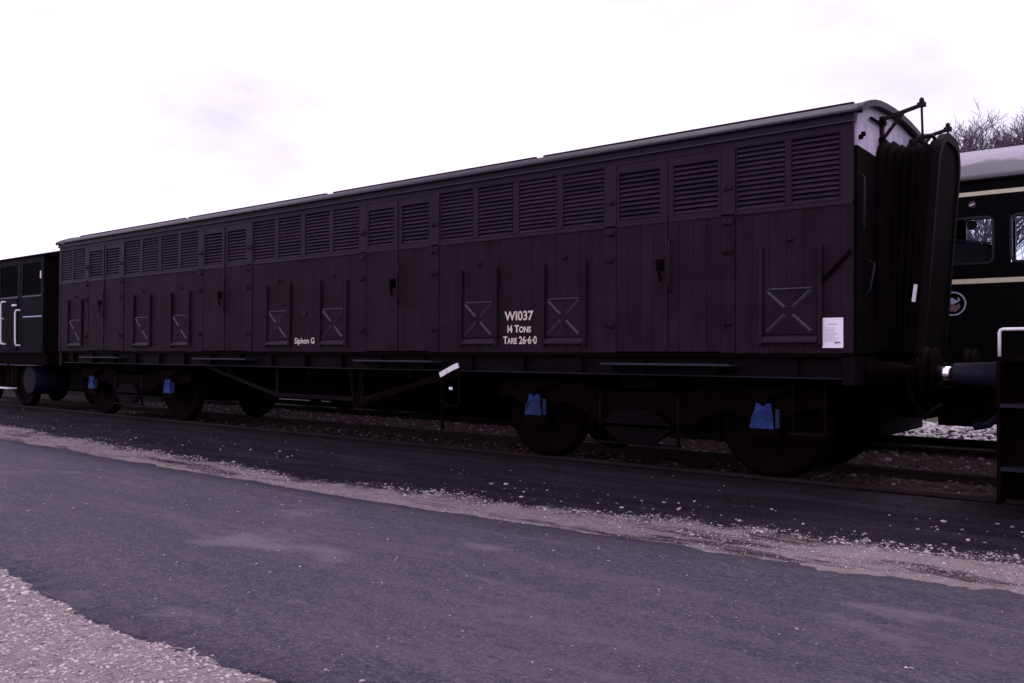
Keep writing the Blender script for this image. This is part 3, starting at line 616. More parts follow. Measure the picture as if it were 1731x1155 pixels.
# end hoop of the roof
hoop = MB(); hp = [(y, z + 0.008) for y, z in prof]; hi_ = [(y, z - 0.05) for y, z in prof]; hi_[0] = (-0.06, 3.30); hi_[-1] = (2 * W2 + 0.06, 3.30)
for xe in (XR + 0.055, XL - 0.045):
    poly = hp + hi_[::-1]; n = len(hp)
    vs_ = [(x, *p) for x in (xe, xe + 0.045) for p in poly]; k = len(poly); fs = []
    for i in range(n - 1):
        a, b, c_, d_ = i, i + 1, k - 2 - i, k - 1 - i
        fs += [(a, b, c_, d_), (k + d_, k + c_, k + b, k + a), (a, k + a, k + b, b), (d_, c_, k + c_, k + d_)]
    hoop = MB().add(vs_, fs); hoop.build('roof_hoop', BROWN_TRIM, roof)
# rain strips with gaps between lengths
zs_ = lerp([p[0] for p in RP], [p[1] for p in RP], 0.37)
for a, b in ((-3.63, -0.10), (-7.40, -3.745), (-11.21, -7.565), (-15.16, -11.32)):
    MB().box(a, b, 0.352, 0.395, zs_ - 0.01, zs_ + 0.022).build('rain_strip', RUST, roof)

# right end wall: black lower boarding, white upper boarding
def end_poly(): return [(0.046, ZB)] + [(y, z - 0.006) for y, z in inner if 0.05 < y < 2 * W2 - 0.05] + [(2 * W2 - 0.046, ZB)]
ew = MB().prism(end_poly(), 'x', XR - 0.06, XR - 0.0005).build('end_wall', BLACK, van)
nb = 18; wb = (2 * W2 - 0.09) / nb
for i in range(nb):
    y0 = 0.045 + wb * i; ym = y0 + wb / 2
    zt0 = lerp([p[0] for p in prof], [p[1] for p in inner], y0) - 0.004; zt1 = lerp([p[0] for p in prof], [p[1] for p in inner], y0 + wb) - 0.004
    for (za, zb_, zc, mt) in ((ZB, 3.05, 3.05, BELLOWS), (3.052, zt0, zt1, WHITE_END)):
        c = 0.004; xo = XR + 0.026 + random.uniform(-0.001, 0.001)
        pts = [(XR, y0 + 0.001), (XR + 0.022, y0 + 0.001), (xo, y0 + c), (xo, y0 + wb - c), (XR + 0.022, y0 + wb - 0.001), (XR, y0 + wb - 0.001)]
        vs_ = [(px, py, za) for px, py in pts] + [(px, py, zb_ + (zc - zb_) * (py - y0) / wb) for px, py in pts]
        m = MB().add(vs_, [(5, 4, 3, 2, 1, 0), (6, 7, 8, 9, 10, 11)] + [(j, (j + 1) % 6, 6 + (j + 1) % 6, 6 + j) for j in range(6)])
        m.build('plank', mt, ew)
ewl = MB().prism(end_poly(), 'x', XL, XL + 0.05).build('end_wall', BROWN, van)
# fittings on the white end
f = MB()
for (yy, zz) in ((0.10, 3.13), (0.17, 3.17)): f.lathe([(0, 0.022), (0.03, 0.022), (0.035, 0.010)], (XR + 0.026, yy, zz), 'x', 10)
f.build('lamp_iron_bolt', BLACK, ew)
MB().tube([(XR + 0.05, 0.37, 3.355), (XR + 0.05, 0.80, 3.372)], 0.014, 8).build('end_pipe', BLACK, ew)
# gangway suspension brackets
for yb in (0.75, 1.83):
    br = MB()
    br.box(XR + 0.026, XR + 0.062, yb - 0.022, yb + 0.022, 3.20, 3.45)
    br.build('gangway_bracket', RUST, van); br = [o for o in van.children if o.name.startswith('gangway_bracket')][-1]
    MB().bar((XR + 0.05, yb, 3.425), (XR + 0.40, yb, 3.505), 0.03, 0.032).build('arm', RUST, br)
    MB().bar((XR + 0.05, yb, 3.235), (XR + 0.235, yb, 3.462), 0.025, 0.026).build('brace', RUST, br)
    MB().box(XR + 0.355, XR + 0.425, yb - 0.025, yb + 0.025, 3.485, 3.525).lathe([(0, 0.022), (0.03, 0.022), (0.045, 0.012)], (XR + 0.39, yb, 3.525), 'z', 8).build('nut', RUST, br)
    MB().tube([(XR + 0.39, yb, 3.50), (XR + 0.40, yb, 3.14)], 0.011, 8).build('hanger_rod', RUST, br)
    for zz in (3.225, 3.395): MB().box(XR + 0.0265, XR + 0.075, yb - 0.05, yb + 0.05, zz - 0.018, zz + 0.018).build('foot_pad', BLACK, br)
# bellows gangway
gw = None
def arch(hw, zt, r, zbm, c=YC):
    a = arc(c + hw - r, zt - r, r, 0, 90, 6); b = arc(c - hw + r, zt - r, r, 90, 180, 6)
    return [(c + hw, zbm)] + a + b + [(c - hw, zbm)]
LEAN = 0.075
bel = MB(); NF = 7; rings = []
for i in range(2 * NF + 1):
    x = XR + 0.03 + (0.44) * i / (2 * NF); big = i % 2
    hw = (0.50 if big else 0.462) + 0.24 * (1 - i / (2 * NF)) ** 2 + random.uniform(-0.018, 0.018)
    zt = 3.25 - 0.05 * math.sin(math.pi * i / (2 * NF)) + (0 if big else -0.05)
    rings.append([(x - LEAN * (3.2 - z) * i / (2 * NF), y, z) for (y, z) in arch(hw, zt + random.uniform(-0.012, 0.012), 0.22, 1.24)])
vs_ = [p for r_ in rings for p in r_]; k = len(rings[0]); fs = []
for i in range(len(rings) - 1):
    for j in range(k - 1): fs.append((i * k + j, i * k + j + 1, (i + 1) * k + j + 1, (i + 1) * k + j))
gw = bel.add(vs_, fs).build('gangway_bellows', BELLOWS, van)
outer = arch(0.465, 3.30, 0.34, 1.22); inn = arch(0.40, 3.22, 0.27, 1.22); k = len(outer)
vs_ = [(x, *p) for x in (XR + 0.47, XR + 0.535) for p in outer] + [(x, *p) for x in (XR + 0.47, XR + 0.535) for p in inn]; fs = []
for j in range(k - 1): fs += [(j, j + 1, k + j + 1, k + j), (k + j, k + j + 1, 3 * k + j + 1, 3 * k + j), (2 * k + j, 3 * k + j, 3 * k + j + 1, 2 * k + j + 1), (j, 2 * k + j, 2 * k + j + 1, j + 1)]
fs += [(0, k, 3 * k, 2 * k), (k - 1, 3 * k - 1, 4 * k - 1, 2 * k - 1)]
MB().add([(x - LEAN * (3.2 - z), y, z) for x, y, z in vs_], fs).build('gangway_faceplate', PLATE, van)
sh_ = MB().prism(arch(0.41, 3.23, 0.28, 1.23), 'x', XR + 0.49, XR + 0.515); sh_.v = [(x - LEAN * (3.2 - z), y, z) for x, y, z in sh_.v]; sh_.build('gangway_shutter', BELLOWS, van)
MB().bar((XR + 0.315, YC - 0.53, 1.695), (XR + 0.335, YC - 0.53, 1.855), 0.014, 0.030, (1, 0, 0)).build('white_bar', WHITE, gw)  # short white bar on the side of the bellows
MB().tube([(XR + 0.03, 0.13, 2.30), (XR + 0.06, 0.13, 2.32), (XR + 0.06, 0.13, 2.78), (XR + 0.03, 0.13, 2.80)], 0.010, 6).build('end_handrail', DULLSTEEL, van)
MB().tube([(XR + 0.04, 0.20, 1.72), (XR + 0.09, 0.20, 1.78), (XR + 0.10, 0.30, 2.02), (XR + 0.03, 0.30, 2.06)], 0.010, 6).build('end_lever', DULLSTEEL, van)
MB().tube([(XR + 0.28, YC - 0.44, 3.16), (XR + 0.34, YC - 0.40, 3.25), (XR + 0.42, YC - 0.30, 3.27), (XR + 0.45, YC - 0.1, 3.22)], 0.018, 6).build('gangway_strap', DULLSTEEL, gw)
# headstocks, buffers, hoses
for xe, s in ((XR, 1), (XL, -1)):
    hs = MB().box(xe - s * 0.10, xe + s * 0.012, 0.02, 2 * W2 - 0.02, 0.93, 1.184).build('headstock', SOLE, van)
    for yb in (YC - 0.865, YC + 0.865):
        b = MB().lathe([(0, 0.14), (s * 0.03, 0.14), (s * 0.04, 0.10), (s * 0.30, 0.085), (s * 0.31, 0.062), (s * 0.42, 0.06), (s * 0.44, 0.10), (s * 0.47, 0.225), (s * 0.50, 0.23), (s * 0.53, 0.20), (s * 0.545, 0.10)], (xe + s * 0.012, yb, 1.05), 'x', 26)
        b.build('buffer', BLACK, van)
    MB().tube([(xe + s * 0.02, YC - 0.35, 1.0), (xe + s * 0.20, YC - 0.35, 0.98), (xe + s * 0.26, YC - 0.34, 0.75), (xe + s * 0.36, YC - 0.32, 0.62), (xe + s * 0.5, YC - 0.25, 0.74)], 0.028, 8).build('brake_hose', BLACK, van)
    hk = MB(); hk.bar((xe, YC, 1.03), (xe + s * 0.3, YC, 1.03), 0.05, 0.09).tube([(xe + s * 0.26, YC, 1.0), (xe + s * 0.40, YC, 0.86), (xe + s * 0.55, YC, 0.90), (xe + s * 0.68, YC, 1.02)], 0.028, 8)
    hk.build('coupling', BLACK, van)
# solebar channel with flanges
for y0, sg in ((0.11, 1), (2 * W2 - 0.11, -1)):
    sb = MB(); sb.box(XL + 0.1, XR - 0.1, y0, y0 + sg * 0.012, 0.995, 1.175).box(XL + 0.1, XR - 0.1, y0 - sg * 0.075, y0 + sg * 0.012, 1.175, 1.187)
    so = sb.build('solebar', SOLE, van)
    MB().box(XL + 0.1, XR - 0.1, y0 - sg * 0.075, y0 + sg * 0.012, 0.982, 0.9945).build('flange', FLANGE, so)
sole = [o for o in van.children if o.name.startswith('solebar')][0]
for i in range(19):
    x = XL + 0.5 + i * 0.79
    MB().box(x - 0.006, x + 0.006, 0.05, 0.109, 0.996, 1.174).build('solebar_gusset', SOLE, sole)
# footboards below the doors
for c in DOORS:
    fb = MB().cbox(c - 0.72, c + 0.72, -0.115, 0.085, 1.085, 1.108, 0.004).build('footboard', STEPM, van)
    for q in (-0.6, 0.0, 0.6):
        MB().bar((c + q, 0.10, 1.02), (c + q, -0.08, 1.083), 0.03, 0.012).build('bracket', BLACK, fb)
# trussing
tr = MB()
for yt in (0.30, 2 * W2 - 0.30):
    P = [(XM - 2.9, yt, 0.98), (XM - 0.95, yt, 0.56), (XM + 0.95, yt, 0.56), (XM + 2.9, yt, 0.98)]
    m = MB()
    for a, b in zip(P[:-1], P[1:]): m.bar(a, b, 0.06, 0.06)
    for x in (XM - 0.95, XM + 0.95): m.box(x - 0.03, x + 0.03, yt - 0.028, yt + 0.028, 0.56, 0.99)
    m.build('truss_bar', SOLE, van)
for x in (-9.6, -7.62, -5.6): MB().box(x - 0.04, x + 0.04, 0.13, 2 * W2 - 0.13, 0.86, 0.985).build('cross_bearer', BLACK, van)
# vacuum cylinder, reservoir, gear
MB().lathe([(0, 0.05), (0.02, 0.25), (0.30, 0.27), (0.40, 0.24), (0.42, 0.05)], (-6.6, 0.85, 0.42), 'z', 20).build('vacuum_cylinder', BLACK, van)
MB().lathe([(-0.70, 0.10), (-0.66, 0.21), (0.66, 0.21), (0.70, 0.10)], (-8.6, 1.05, 0.66), 'x', 18).build('vacuum_reservoir', BLACK, van)
MB().tube([(-10.5, 1.2, 0.45), (-4.6, 1.2, 0.45)], 0.022, 6).build('brake_pull_rod', BLACK, van)
bl = MB().bar((-6.55, 0.02, 0.47), (-4.905, -0.01, 0.935), 0.014, 0.055).build('brake_lever', BLACK, van)
tip = MB(); pts = [(-4.915, 0.932), (-4.80, 0.984), (-4.70, 1.026), (-4.625, 1.052)]
for a, b in zip(pts[:-1], pts[1:]): tip.bar((a[0], -0.012, a[1]), (b[0] + 0.006, -0.012, b[1] + 0.003), 0.022, 0.062)
tip.build('white_handle_end', WHITE, bl)
MB().box(-4.93, -4.895, 0.012, 0.05, 0.26, 0.99).box(-4.65, -4.615, 0.012, 0.05, 0.55, 0.99).box(-4.93, -4.615, 0.012, 0.05, 0.545, 0.58).build('lever_guide', BLACK, van)
MB().box(-4.78, -4.73, 0.0, 0.012, 0.755, 0.79).build('daylight_patch', WHITE, van)  # white patch standing in for daylight seen through a gap
MB().prism([(-6.70, 0.98), (-6.62, 0.98), (-6.53, 0.45), (-6.57, 0.45)], 'y', 0.05, 0.07).prism([(-6.40, 0.98), (-6.48, 0.98), (-6.57, 0.45), (-6.53, 0.45)], 'y', 0.072, 0.09).build('v_hanger', BLACK, van)
MB().box(-9.2, -8.2, 1.6, 2.3, 0.45, 0.98).build('battery_box', BLACK, van)

# bogies
def wheel(xc, yc, s, parent, bx):
    yt = yc + s * 0.7525
    w = MB().lathe([(s * 0.062, 0.10), (s * 0.062, 0.16), (s * 0.02, 0.20), (s * 0.012, 0.44), (s * 0.06, 0.47), (s * 0.065, 0.536), (s * 0.045, 0.542), (-s * 0.035, 0.546), (-s * 0.042, 0.575), (-s * 0.066, 0.572), (-s * 0.068, 0.47), (-s * 0.01, 0.44), (-s * 0.004, 0.16), (-s * 0.06, 0.12)], (xc, yt, 0.546), 'y', 40)
    return w.build('wheel', BLACK, parent)
def bogie(xc, yc, parent, name='bogie', blue=True, wb=1.3716, yo=1.0):
    fr = MB()
    for s in (-1, 1):
        y = yc + s * (yo - 0.03)
        top_ = [(-1.95, 0.80), (-1.9, 0.88), (-0.75, 0.88), (-0.55, 0.80), (0.55, 0.80), (0.75, 0.88), (1.9, 0.88), (1.95, 0.80)]
        bot_ = [(1.95, 0.70), (1.72, 0.68), (1.62, 0.60), (1.12, 0.60), (1.02, 0.66), (0.75, 0.56), (0.5, 0.44), (-0.5, 0.44), (-0.75, 0.56), (-1.02, 0.66), (-1.12, 0.60), (-1.62, 0.60), (-1.72, 0.68), (-1.95, 0.70)]
        fr.prism([(xc + a, b) for a, b in top_ + bot_], 'y', y - 0.012, y + 0.012)
        fr.box(xc - 1.93, xc + 1.93, y - 0.012 if s > 0 else y - 0.055, y + 0.055 if s > 0 else y + 0.012, 0.881, 0.893)
    for q in (-1.93, -0.45, 0.43, 1.91): fr.box(xc + q, xc + q + 0.02, yc - yo + 0.02, yc + yo - 0.02, 0.62, 0.86)
    fr.box(xc - 0.22, xc + 0.22, yc - yo - 0.02, yc + yo + 0.02, 0.84, 0.975)
    b = fr.build(name, BLACK, parent)
    for q in (-wb, wb):
        for s in (-1, 1): wheel(xc + q, yc, s, b, 0)
        MB().tube([(xc + q, yc - 0.95, 0.546), (xc + q, yc + 0.95, 0.546)], 0.07, 12).build('axle', BLACK, b)
        for s in (-1, 1):
            x = xc + q; ya = yc + s * (yo + 0.0); yf = yc + s * (yo + 0.075)
            bodyp = [(x - 0.155, 0.43), (x + 0.155, 0.43), (x + 0.15, 0.50), (x + 0.14, 0.64), (x + 0.10, 0.72), (x - 0.10, 0.72), (x - 0.14, 0.64), (x - 0.15, 0.50)]
            MB().prism(bodyp, 'y', ya - 0.08 * s, ya + 0.055 * s).prism([(x - 0.17, 0.40), (x + 0.17, 0.40), (x + 0.17, 0.47), (x - 0.17, 0.47)], 'y', ya - 0.06 * s, ya + 0.05 * s).build('axle_box', BLACK, b)
            if blue:
                cov = [(x - 0.118, 0.492), (x + 0.118, 0.492), (x + 0.108, 0.58), (x + 0.098, 0.66), (x + 0.088, 0.735), (x + 0.060, 0.735), (x + 0.012, 0.700), (x - 0.030, 0.735), (x - 0.056, 0.735), (x - 0.070, 0.66), (x - 0.10, 0.58)]
                m = MB().prism(cov, 'y', ya + 0.056 * s, ya + 0.080 * s)
                rim = [(x + p, 0.575 + r_) for p, r_ in arc(0, 0, 0.098, 0, 180, 10)]; inn_ = [(x + p, 0.575 + r_) for p, r_ in arc(0, 0, 0.082, 0, 180, 10)]
                m.build('axle_box_cover', BLUE, b)
                for i in range(10):
                    pass
                ring = MB()
                for i in range(10): ring.prism([rim[i], rim[i + 1], inn_[i + 1], inn_[i]], 'y', ya + 0.0805 * s, ya + 0.092 * s)
                ring.build('cover_rim', BLUE, b)
                MB().box(x + 0.13, x + 0.165, ya + 0.02 * s, ya + 0.058 * s, 0.50, 0.68).build('horn_cheek', DKBLUE, b)
            # leaf spring above the box
            sp = MB()
            for i in range(5):
                L_ = 0.46 - i * 0.07; z = 0.86 - i * 0.016
                pr = [(x - L_, z + 0.035), (x - L_ * 0.5, z + 0.010), (x, z), (x + L_ * 0.5, z + 0.010), (x + L_, z + 0.035)]
                for p, r_ in zip(pr[:-1], pr[1:]): sp.bar((p[0], ya + 0.02 * s, p[1]), (r_[0], ya + 0.02 * s, r_[1]), 0.075, 0.014)
            sp.box(x - 0.045, x + 0.045, ya + 0.02 * s - 0.045, ya + 0.02 * s + 0.045, 0.735, 0.87)
            sp.build('leaf_spring', BLACK, b)
            MB().prism([(x - 0.04 - 0.60 * (1 if q > 0 else -1), 0.35), (x + 0.04 - 0.60 * (1 if q > 0 else -1), 0.35), (x + 0.05 - 0.59 * (1 if q > 0 else -1), 0.75), (x - 0.03 - 0.59 * (1 if q > 0 else -1), 0.75)], 'y', yc + s * 0.72, yc + s * 0.80).build('brake_block', BLACK, b)
    for s in (-1, 1):                                            # bolster springs
        sp = MB(); y = yc + s * (yo + 0.04)
        for i in range(6):
            sp.box(xc - 0.40 + i * 0.035, xc + 0.40 - i * 0.035, y - 0.05, y + 0.05, 0.46 + i * 0.026, 0.478 + i * 0.026)
            sp.box(xc - 0.40 + i * 0.035, xc + 0.40 - i * 0.035, y - 0.05, y + 0.05, 0.40 - i * 0.026, 0.418 - i * 0.026)
        sp.box(xc - 0.5, xc + 0.5, y - 0.03, y + 0.03, 0.235, 0.262).tube([(xc - 0.47, y, 0.24), (xc - 0.47, y, 0.80)], 0.02, 6).tube([(xc + 0.47, y, 0.24), (xc + 0.47, y, 0.80)], 0.02, 6)
        sp.build('bolster_spring', SOLE, b)
    return b
bogie(XM + 5.334, YC, van); bogie(XM - 5.334, YC, van)
MB().box(-0.62, -0.28, 0.10, 0.30, 0.46, 0.48).bar((-0.60, 0.2, 0.48), (-0.60, 0.2, 0.94), 0.03, 0.012, (1, 0, 0)).bar((-0.30, 0.2, 0.48), (-0.30, 0.2, 0.94), 0.03, 0.012, (1, 0, 0)).build('end_step', SOLE, van)

# paper notice on the van side
nt_ = thing('paper_notice', 'white paper notice fixed low on the brown van side near its right end', 'notice', (-0.17, -0.006, 1.26))
MB().box(-0.260, -0.079, -0.010, -0.0065, 1.262, 1.530).build('sheet', PAPER, nt_)
MB().box(-0.215, -0.132, -0.0125, -0.0115, 1.470, 1.478).build('heading_line', INK, nt_)
for i in range(11):
    MB().box(-0.238, -0.11 - random.uniform(0, 0.05), -0.0125, -0.0118, 1.440 - i * 0.012, 1.443 - i * 0.012).build('text_line', INK, nt_)
sg = MB(); pz = [(-0.152, 1.300), (-0.14, 1.309), (-0.125, 1.312), (-0.112, 1.312), (-0.102, 1.304)]
for a, b in zip(pz[:-1], pz[1:]): sg.bar((a[0], -0.0125, a[1]), (b[0], -0.0125, b[1]), 0.001, 0.010)
sg.build('signature_mark', INKD, nt_)

# ------------------------------------------------------------------ second track: dark railcar with cream lining
rc = thing('railcar', 'dark lined railcar with pale grey roof standing behind the right end of the van', 'railcar', (-6, YC2, 0))
RY0, RY1, RX0, RX1 = 4.0, 2 * YC2 - 4.0, -17.0, 7.0
MB().box(RX0, RX1, RY0 + 0.05, RY1 - 0.05, 1.14, 1.20).build('floor', INTERIOR, rc)
wins = []
x = 0.455
wins.append((-0.36, 0.455)); wins.append((0.63, 1.45))
for k in range(4): wins.append((1.63 + k * 1.0, 2.45 + k * 1.0))
for k in range(9): wins.append((-1.36 - k * 1.0 - 0.0, -0.55 - k * 1.0))
wins.sort()
WZ0, WZ1 = 2.33, 2.905
def side_wall(y, yin, z0, z1):
    w = MB(); a, b = min(y, yin), max(y, yin)
    w.box(RX0, RX1, a, b, 1.02, z0); w.box(RX0, RX1, a, b, z1, 3.36)
    e = [RX0] + [q for p in wins for q in p] + [RX1]
    for i in range(0, len(e), 2): w.box(e[i], e[i + 1], a, b, z0 + 0.0005, z1 - 0.0005)
    return w.build('side_wall', GREEN, rc)
near_w = side_wall(RY0, RY0 + 0.06, WZ0, WZ1)
far_w = side_wall(RY1, RY1 - 0.06, 2.50, 3.28)
def rounded(x0, x1, z0, z1, r, n=5):
    p = []
    for cx, cz, a in ((x1 - r, z0 + r, -90), (x1 - r, z1 - r, 0), (x0 + r, z1 - r, 90), (x0 + r, z0 + r, 180)): p += arc(cx, cz, r, a, a + 90, n)
    return p
def ring_frame(x0, x1, z0, z1, y, yb, r, t, mat, parent):
    o = rounded(x0 - t, x1 + t, z0 - t, z1 + t, r + t); i = rounded(x0, x1, z0, z1, r); k = len(o)
    vs_ = [(p[0], yy, p[1]) for yy in (y, yb) for p in o] + [(p[0], yy, p[1]) for yy in (y, yb) for p in i]; fs = []
    for j in range(k):
        j2 = (j + 1) % k; fs += [(j, j2, 2 * k + j2, 2 * k + j), (k + j, 3 * k + j, 3 * k + j2, k + j2), (j, k + j, k + j2, j2), (2 * k + j, 2 * k + j2, 3 * k + j2, 3 * k + j)]
    return MB().add(vs_, fs).build('window', mat, parent)
WFR = pmat('window_frame', (0.016, 0.016, 0.024), 0.4, 0.2, 10, spec=0.25)
for (a, b) in wins:
    if a < -5: continue
    wf = ring_frame(a + 0.02, b - 0.02, WZ0 + 0.02, WZ1 - 0.02, RY0 - 0.006, RY0 + 0.05, 0.06, 0.026, WFR, rc)
    MB().box(a + 0.005, b - 0.005, RY0 + 0.024, RY0 + 0.028, WZ0 + 0.005, WZ1 - 0.005).build('pane', GLASS, wf)
    wf2 = ring_frame(a + 0.02, b - 0.02, 2.52, 3.26, RY1 + 0.006, RY1 - 0.05, 0.06, 0.026, WFR, rc)
    MB().box(a + 0.005, b - 0.005, RY1 - 0.028, RY1 - 0.024, 2.505, 3.275).build('pane', GLASS, wf2)
    if a < 0:
        for q in (0.40, 0.62): MB().box(a + q, a + q + 0.05, RY1 - 0.05, RY1 + 0.004, 2.52, 3.26).build('mullion', WFR, wf2)
# cab desk seen through the first window
MB().prism([(-0.9, 1.21), (0.56, 1.21), (0.56, 2.545), (0.45, 2.57), (-0.9, 2.80)], 'y', 4.16, 4.22).build('desk_panel', INTERIOR, rc)
MB().bar((-0.9, 4.15, 2.81), (0.50, 4.15, 2.575), 0.03, 0.02).build('desk_rail', DULLSTEEL, rc)
MB().lathe([(0, 0.055), (0.02, 0.06), (0.03, 0.03)], (0.20, 4.075, 2.82), 'y', 14).build('cab_instrument', INTERIOR, rc)
MB().box(-1.6, -1.5, 4.25, 6.6, 1.21, 3.3).build('cab_bulkhead', INTERIOR, rc)
# roof and ends
rp = [(RY0 - 0.05, 3.36), (RY0 + 0.02, 3.43), (RY0 + 0.12, 3.56), (RY0 + 0.30, 3.71), (RY0 + 0.60, 3.84), (RY0 + 0.95, 3.92), (YC2, 3.96)]
rpf = rp + [(2 * YC2 - y, z) for y, z in rp[:-1][::-1]]
MB().prism(rpf, 'x', RX0 - 0.04, RX1 + 0.04, True).build('roof', RC_ROOF, rc)
MB().box(RX0 - 0.03, RX1 + 0.03, RY0 - 0.052, RY0 - 0.002, 3.335, 3.359).build('gutter', GREEN, rc)
for (xx) in (1.75, -4.0): MB().lathe([(0, 0.14), (0.05, 0.15), (0.09, 0.08), (0.10, 0.02)], (xx, YC2 - 0.5, 3.755), 'z', 14).build('roof_vent', BLACK, rc)
for xe in (RX0, RX1): MB().box(xe - 0.03, xe + 0.03, RY0 + 0.061, RY1 - 0.061, 1.02, 3.45).build('end_wall', GREEN, rc)
MB().box(RX0, RX1, RY0 - 0.006, RY0 - 0.0005, 3.165, 3.215).build('upper_lining', LINING, rc)
MB().box(RX0, RX1, RY0 - 0.006, RY0 - 0.0005, 2.090, 2.148).build('waist_lining', LINING, rc)
lamp = MB().lathe([(0, 0.045), (-0.02, 0.045), (-0.03, 0.03)], (0.225, RY0, 3.055), 'y', 16).build('side_lamp', pmat('dull_red_lamp', (0.06, 0.03, 0.045), 0.4, 0.3, 30, spec=0.3), rc)
MB().bar((0.20, RY0 - 0.032, 3.045), (0.25, RY0 - 0.032, 3.066), 0.004, 0.012).build('lamp_glint_bar', WHITE, lamp)
# round emblem on the side
ex, ez = 0.005, 1.85
em = MB()
ro, ri = arc(ex, ez, 0.150, 0, 360, 28), arc(ex, ez, 0.132, 0, 360, 28)
for i in range(28): em.prism([ro[i], ro[i + 1], ri[i + 1], ri[i]], 'y', RY0 - 0.005, RY0 - 0.0006)
em = em.build('emblem_ring', EMBLEM_B, rc)
MB().prism([(ex + a, ez + b) for a, b in ((-0.09, -0.03), (-0.05, -0.09), (0.03, -0.10), (0.085, -0.05), (0.075, 0.0), (0.03, -0.02), (-0.02, 0.02))], 'y', RY0 - 0.004, RY0 - 0.0006).build('emblem_shield', EMBLEM_R, em)
MB().prism([(ex + a, ez + b) for a, b in ((-0.07, 0.02), (0.0, -0.005), (0.06, 0.02), (0.085, 0.05), (0.05, 0.08), (0.06, 0.03), (0.0, 0.07), (-0.05, 0.085))], 'y', RY0 - 0.0045, RY0 - 0.0006).build('emblem_figure', EMBLEM_B, em)
MB().box(RX0 + 0.2, RX1 - 0.2, RY0 + 0.15, RY1 - 0.15, 0.82, 1.02).build('underframe', BLACK, rc)
bogie(-13.5, YC2, rc, blue=False); bogie(2.9, YC2, rc, blue=False)
for a, b, z in ((-11.4, -8.35, 0.08), (-8.2, -4.75, 0.10), (-4.6, -0.9, 0.12)): MB().box(a, b, RY0 + 0.2, RY1 - 0.3, z, 0.82).build('blocking_box', BLACK, rc)  # deep black boxes added to block the bright ground under the railcar
for a, b, z in ((-0.75, -0.30, 0.40), (-0.22, 0.20, 0.32), (0.30, 1.0, 0.36), (1.9, 4.0, 0.5)): MB().box(a, b, RY0 + 0.25, RY1 - 0.3, z, 0.82).build('blocking_box', BLACK, rc)  # more added boxes, keeping the view above the pale heap dark

co = thing('backing_coach', 'added black coach blocking the bright ground behind the left half of the van', 'coach', (-27.5, YC2, 0))  # added so its black underside hides the bright ground beyond
MB().box(-37.5, -17.6, RY0, RY1, 1.02, 3.34).build('body', GREEN, co)
MB().prism(rpf, 'x', -37.54, -17.56, True).build('roof', RC_ROOF, co)
MB().box(-37.3, -17.8, RY0 + 0.15, RY1 - 0.15, 0.82, 1.019).build('underframe', BLACK, co)
for a, b in ((-36.8, -32.0), (-31.8, -26.4), (-26.2, -21.9), (-21.7, -18.0)): MB().box(a, b, RY0 + 0.9, RY1 - 0.3, 0.04, 0.82).build('blocking_box', BLACK, co)  # added boxes closing the gap below the coach to keep it black

# ------------------------------------------------------------------ right: end of a shunting locomotive on the near track
lo = thing('shunting_locomotive', 'dark shunting locomotive with white handrail coupled at the right edge of the picture', 'locomotive', (3.6, YC, 0))
X0 = 1.105
MB().box(X0, X0 + 0.05, 0.09, 2 * YC - 0.09, 0.86, 1.195).build('buffer_beam', BLACK, lo)
MB().box(X0 + 0.051, 7.6, 0.06, 2 * YC - 0.06, 1.15, 1.196).build('running_plate', BLACK, lo)
MB().box(X0 + 0.051, 7.5, 0.35, 0.39, 0.70, 1.149).box(X0 + 0.051, 7.5, 2 * YC - 0.39, 2 * YC - 0.35, 0.70, 1.149).build('main_frame', BLACK, lo)
MB().box(2.6, 5.2, 0.55, 2 * YC - 0.55, 1.197, 2.5).build('bonnet', GREEN, lo)
cabm = MB().box(5.2, 7.2, 0.15, 2 * YC - 0.15, 1.197, 2.3).box(5.2, 7.2, 0.15, 2 * YC - 0.15, 2.9, 3.05)
for xx in (5.2, 6.15, 7.1):
    for yy in (0.15, 2 * YC - 0.25): cabm.box(xx, xx + 0.1, yy, yy + 0.1, 2.301, 2.899)
cab = cabm.build('cab', GREEN, lo)
MB().prism([(0.05, 3.051), (0.15, 3.15), (0.6, 3.28), (YC, 3.33), (2 * YC - 0.6, 3.28), (2 * YC - 0.15, 3.15), (2 * YC - 0.05, 3.051)], 'x', 5.1, 7.3, True).build('cab_roof', BLACK, lo)
MB().tube([(X0 + 0.005, 0.12, 1.19), (X0 + 0.005, 0.12, 1.385), (X0 + 0.012, 0.12, 1.405), (X0 + 0.03, 0.12, 1.413), (X0 + 1.2, 0.12, 1.413)], 0.013, 8).build('handrail', WHITE, lo)
MB().tube([(X0 + 1.2, 0.12, 1.413), (X0 + 1.23, 0.12, 1.40), (X0 + 1.24, 0.12, 1.19)], 0.013, 8).build('handrail', WHITE, lo)
for yb in (YC - 0.865, YC + 0.865):
    b = MB().lathe([(0, 0.15), (-0.03, 0.15), (-0.04, 0.105), (-0.37, 0.09), (-0.39, 0.09)], (X0, yb, 1.045), 'x', 24).build('buffer', DULLSTEEL, lo)
    MB().lathe([(-0.391, 0.062), (-0.53, 0.062)], (X0, yb, 1.045), 'x', 24).build('buffer_ram', STEEL, b)
    MB().lathe([(-0.531, 0.10), (-0.515, 0.225), (-0.535, 0.23), (-0.548, 0.10)], (X0, yb, 1.045), 'x', 26).build('buffer_head', BLACK, b)
for z in (0.79, 0.29): MB().box(X0 + 0.03, X0 + 0.48, -0.02, 0.20, z, z + 0.03).build('step_tread', DULLSTEEL, lo)
MB().box(X0 + 0.004, X0 + 0.03, -0.02, 0.22, 0.02, 1.149).box(X0 + 0.48, X0 + 0.506, -0.02, 0.22, 0.02, 1.149).box(X0 + 0.03, X0 + 0.48, 0.20, 0.215, 0.04, 1.149).build('step_plate', BLACK, lo)
